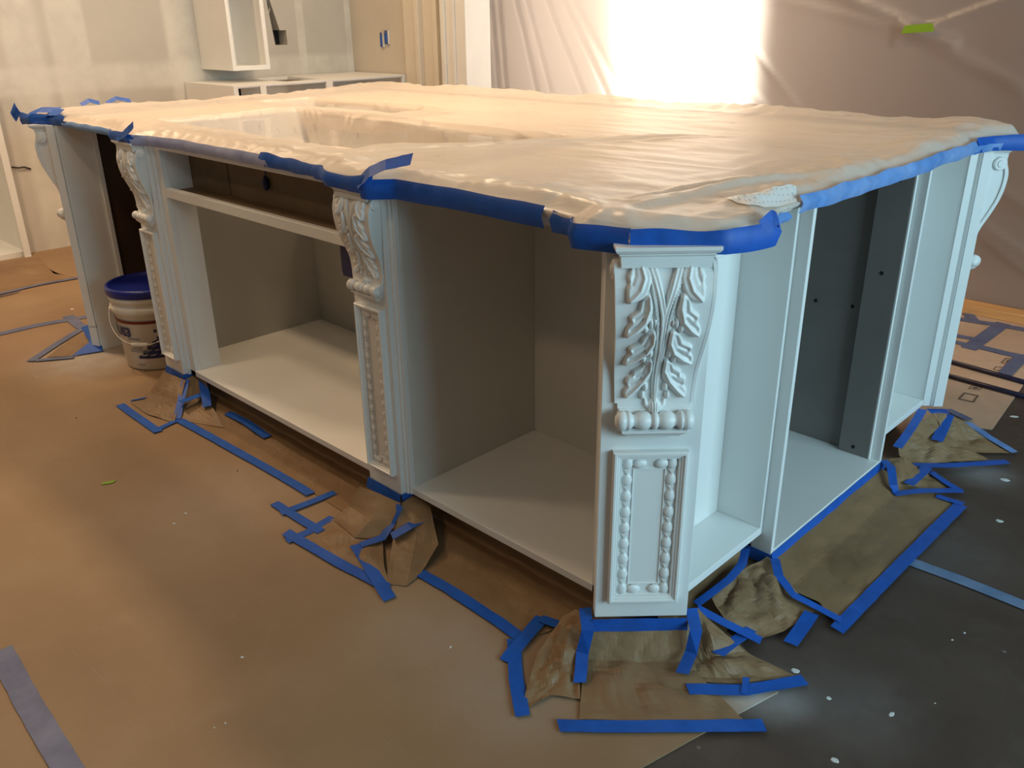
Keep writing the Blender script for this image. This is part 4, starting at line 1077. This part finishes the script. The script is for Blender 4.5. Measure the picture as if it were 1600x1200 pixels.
def text_wrap(body, size, s0, z0, mat, name):
    cu = bpy.data.curves.new('tmp', 'FONT'); cu.body = body; cu.size = size; cu.resolution_u = 3; cu.offset = size*0.045
    o = bpy.data.objects.new('tmp', cu); COL.objects.link(o)
    me = bpy.data.meshes.new_from_object(o.evaluated_get(bpy.context.evaluated_depsgraph_get()))
    bm = bmesh.new(); bm.from_mesh(me); bmesh.ops.triangulate(bm, faces=bm.faces)
    vs = [tuple(on_side(FA+(s0+v.co.x)/0.136, z0+v.co.y, 0.0014)) for v in bm.verts]; bm.verts.index_update()
    fs = [tuple(v.index for v in f.verts) for f in bm.faces]; bm.free()
    bpy.data.objects.remove(o); bpy.data.curves.remove(cu); bpy.data.meshes.remove(me)
    mb_ = MB(); mb_.add(vs, fs); return mb_.build(name, mat, bk, fix=False)
text_wrap('PLUS3', 0.050, -0.232, 0.143, 'navy', 'lettering')
wrap('text_bar', [(-0.118, 0.130), (-0.093, 0.130), (-0.068, 0.130), (-0.068, 0.136), (-0.093, 0.136), (-0.118, 0.136)], [(0, 1, 4, 5), (1, 2, 3, 4)], 'print_grey')
for z_, s0, s1 in ((0.100, -0.11, -0.06), (0.093, -0.11, -0.065), (0.086, -0.12, -0.050), (0.079, -0.12, -0.045), (0.024, -0.10, -0.065)):
    wrap('small_print', [(s0+(s1-s0)*k/5, z_+dz) for dz in (0, 0.003) for k in range(6)], [(k, k+1, 7+k, 6+k) for k in range(5)], 'print_grey')
bail = []
for k in range(25):
    a = math.pi*k/24; w = 0.160*math.cos(a)
    hang = math.sin(a)
    FB = FA-0.38; base_ = Vector((math.cos(FB), math.sin(FB), 0))*(0.158*hang)+Vector((-math.sin(FB), math.cos(FB), 0))*w
    bail.append(base_+Vector((0, 0, 0.245-0.128*hang+0.02*(w+0.02))))
hb = MB().tube(bail, 0.0022, 6).build('bail_handle', 'steel', bk, smooth=True)
MB().tube([bail[11]+(bail[14]-bail[11])*t_ for t_ in (0, 0.33, 0.66, 1)], 0.0085, 10).build('grip', 'bucket_white', hb, smooth=True)

# ------------------------------------------------------------------ background cabinets on the left wall
bc = tag(empty('base_cabinet', (-4.97, 2.72, 0)), 'row of white base cabinets without doors against the left wall', 'cabinet')
L_ = 1.33
MB().box(-0.615, -0.02, 0, 0.018, 0, 0.905).build('end_panel', 'white_paint', bc)
MB().box(-0.615, -0.02, L_-0.018, L_, 0, 0.905).build('end_panel', 'white_paint', bc)
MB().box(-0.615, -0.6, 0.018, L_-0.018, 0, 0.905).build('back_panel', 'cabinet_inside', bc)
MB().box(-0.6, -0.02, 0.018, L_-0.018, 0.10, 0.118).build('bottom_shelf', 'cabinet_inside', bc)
for yy, w in ((0, 0.03), (0.18, 0.04), (0.66, 0.05), (L_-0.04, 0.04)):
    MB().box(-0.02, 0, yy, yy+w, 0.0, 0.905).build('face_stile', 'white_paint', bc)
for (y0, y1, z0, z1) in ((0.03, 0.18, 0.894, 0.905), (0.22, 0.66, 0.894, 0.905), (0.71, L_-0.04, 0.894, 0.905), (0.03, 0.18, 0.70, 0.73), (0.22, 0.66, 0.70, 0.73), (0.71, L_-0.04, 0.70, 0.73)):
    MB().box(-0.02, 0, y0, y1, z0, z1).build('face_rail', 'white_paint', bc)
MB().box(-0.60, -0.52, 0.018, L_-0.018, 0.887, 0.905).build('top_stretcher', 'white_paint', bc)
MB().box(-0.10, -0.02, 0.018, L_-0.018, 0.887, 0.905).build('top_stretcher', 'white_paint', bc)
MB().box(-0.52, -0.10, 0.018, 0.42, 0.889, 0.905).build('top_board', 'white_paint', bc)
MB().box(-0.52, -0.10, 0.70, L_-0.018, 0.889, 0.905).build('top_board', 'white_paint', bc)
MB().box(-0.52, -0.03, 0.03, 0.18, 0.74, 0.745).build('drawer_floor', 'dark_board', bc)
MB().box(-0.25, -0.24, 0.03, 0.18, 0.745, 0.88).build('drawer_back', 'dark_hole', bc)
uc = tag(empty('wall_cabinet', (-5.59, 2.854, 0.978)), 'white doorless wall cabinet hanging above the base cabinets', 'cabinet')
MB().box(0.002, 0.385, 0, 0.016, 0, 0.9).build('side_panel', 'white_paint', uc)
MB().box(0.002, 0.385, 0.245, 0.261, 0, 0.9).build('side_panel', 'white_paint', uc)
MB().box(0.002, 0.385, 0.016, 0.245, 0, 0.018).build('bottom_board', 'white_paint', uc)
MB().box(0.002, 0.385, 0.016, 0.245, 0.882, 0.9).build('top_board', 'white_paint', uc)
MB().box(0.002, 0.012, 0.016, 0.245, 0.018, 0.882).build('back_panel', 'white_paint', uc)
ff = MB().box(0.385, 0.403, 0, 0.022, 0, 0.9).box(0.385, 0.403, 0.235, 0.261, 0, 0.9).box(0.385, 0.403, 0.022, 0.235, 0, 0.026).box(0.385, 0.403, 0.022, 0.235, 0.87, 0.9)
ff.build('face_frame', 'white_paint', uc)
tc_ = tag(empty('tall_cabinet', (-5.59, 1.0, 0.0)), 'tall open white cabinet cut off by the left edge', 'cabinet')
MB().box(-0.55, 0.07, 0.0, 0.02, 0, 2.08).build('side_panel', 'white_paint', tc_)
MB().box(-0.55, 0.07, 0.551, 0.571, 0, 2.08).build('side_panel', 'white_paint', tc_)
MB().box(-0.55, -0.535, 0.02, 0.551, 0, 2.08).build('back_panel', 'cabinet_inside', tc_)
MB().box(-0.535, 0.06, 0.02, 0.551, 0.0, 0.03).build('bottom_board', 'white_paint', tc_)
MB().box(-0.535, 0.06, 0.02, 0.551, 2.06, 2.08).build('top_board', 'white_paint', tc_)
MB().box(0.07, 0.09, 0.535, 0.571, 0, 2.08).build('face_stile', 'white_paint', tc_)
MB().box(0.07, 0.09, 0.0, 0.04, 0, 2.08).build('face_stile', 'white_paint', tc_)
for x, z, w, h, lab in ((-5.222, 1.128, 0.012, 0.048, 'slim blue taped outlet box on the nook wall, left of the pair'), (-5.165, 1.145, 0.016, 0.045, 'blue taped outlet box on the nook wall, right of the pair')):
    ob = tag(empty('outlet_box', (x, 4.058, z)), lab, 'outlet box', 'taped outlet boxes on the nook wall')
    MB().box(-w, w, -0.018, 0.0, -h, h).build('box_body', 'dusty_tape', ob, bevel=0.004)
    MB().box(w, w+0.006, -0.012, 0.0, -h, h).build('box_flange', 'trim_white', ob)
    MB().box(-w*0.7, w*0.7, -0.0185, -0.018, -h*0.9, h*0.6).build('tape_strip', 'blue_tape', ob)

# ------------------------------------------------------------------ plastic curtain
pcu = tag(empty('plastic_curtain', (0, BACK, 0)), 'hanging translucent plastic curtain with folds and a glowing patch', 'plastic sheet')
CX0, CX1, CZ1 = -4.40, 2.58, 2.74
FOLDS = [((-4.33, 1.4), (-4.27, 0.8), 0.016, 0.014), ((-4.26, 1.4), (-4.20, 0.8), 0.020, 0.012), ((-4.12, 1.4), (-3.92, 0.8), 0.018, 0.012), ((-4.03, 1.4), (-3.80, 0.8), 0.014, 0.014),
         ((-3.86, 1.4), (-3.52, 0.8), 0.018, 0.012), ((-3.73, 1.4), (-3.32, 0.8), 0.022, 0.014), ((-3.66, 1.4), (-3.20, 0.8), 0.012, 0.02),
         ((-2.45, 1.15), (-2.10, 0.80), 0.010, 0.012), ((-2.62, 1.05), (-2.20, 0.75), 0.010, 0.012),
         ((-2.25, 1.45), (-1.62, 1.21), 0.016, 0.02), ((-2.35, 1.34), (-1.65, 1.19), 0.010, 0.016), ((-0.95, 1.42), (-1.52, 1.21), 0.016, 0.02), ((-1.60, 1.17), (-1.25, 1.02), 0.012, 0.03),
         ((-1.30, 0.45), (-0.75, 0.15), 0.014, 0.02), ((-1.28, 0.60), (-0.70, 0.35), 0.012, 0.03), ((-1.20, 0.35), (-0.7, 0.05), 0.012, 0.02)]
def curtain(u, v):
    x = CX0+(CX1-CX0)*u; z = 0.03+(CZ1-0.03)*v
    y = 0.02*noise.noise(Vector((x*1.1, z*0.8, 2)))+0.006*noise.noise(Vector((x*5+z*2, z*3, 5)))
    p_ = Vector((x, z))
    for a, b, am, w in FOLDS:
        a = Vector(a); ab = Vector(b)-a; t_ = (p_-a).dot(ab)/ab.length_squared
        tc = max(-1.2 if x < -3 else -0.2, min(1.3, t_)); d = (p_-a-ab*tc).length
        y -= am*math.exp(-(d/w)**2)
    return (x, y, z)
MB().grid(curtain, 460, 150).build('sheet', 'plastic_curtain', pcu, smooth=True, fix=False)
g_ = [(-1.652, 1.178), (-1.508, 1.188), (-1.522, 1.222), (-1.640, 1.212)]
MB().add([(x, -0.050, z) for x, z in g_], [(0, 1, 2, 3)]).build('green_tape', 'green_tape', pcu, solid=0.001)
sp_ = tag(empty('sole_plate', (-1.0, 4.155, 0.0)), 'raw lumber batten along the foot of the plastic curtain', 'lumber')
MB().box(-3.4, 3.5, -0.045, 0.045, 0.0, 0.04).build('batten', 'lumber', sp_, bevel=0.003)
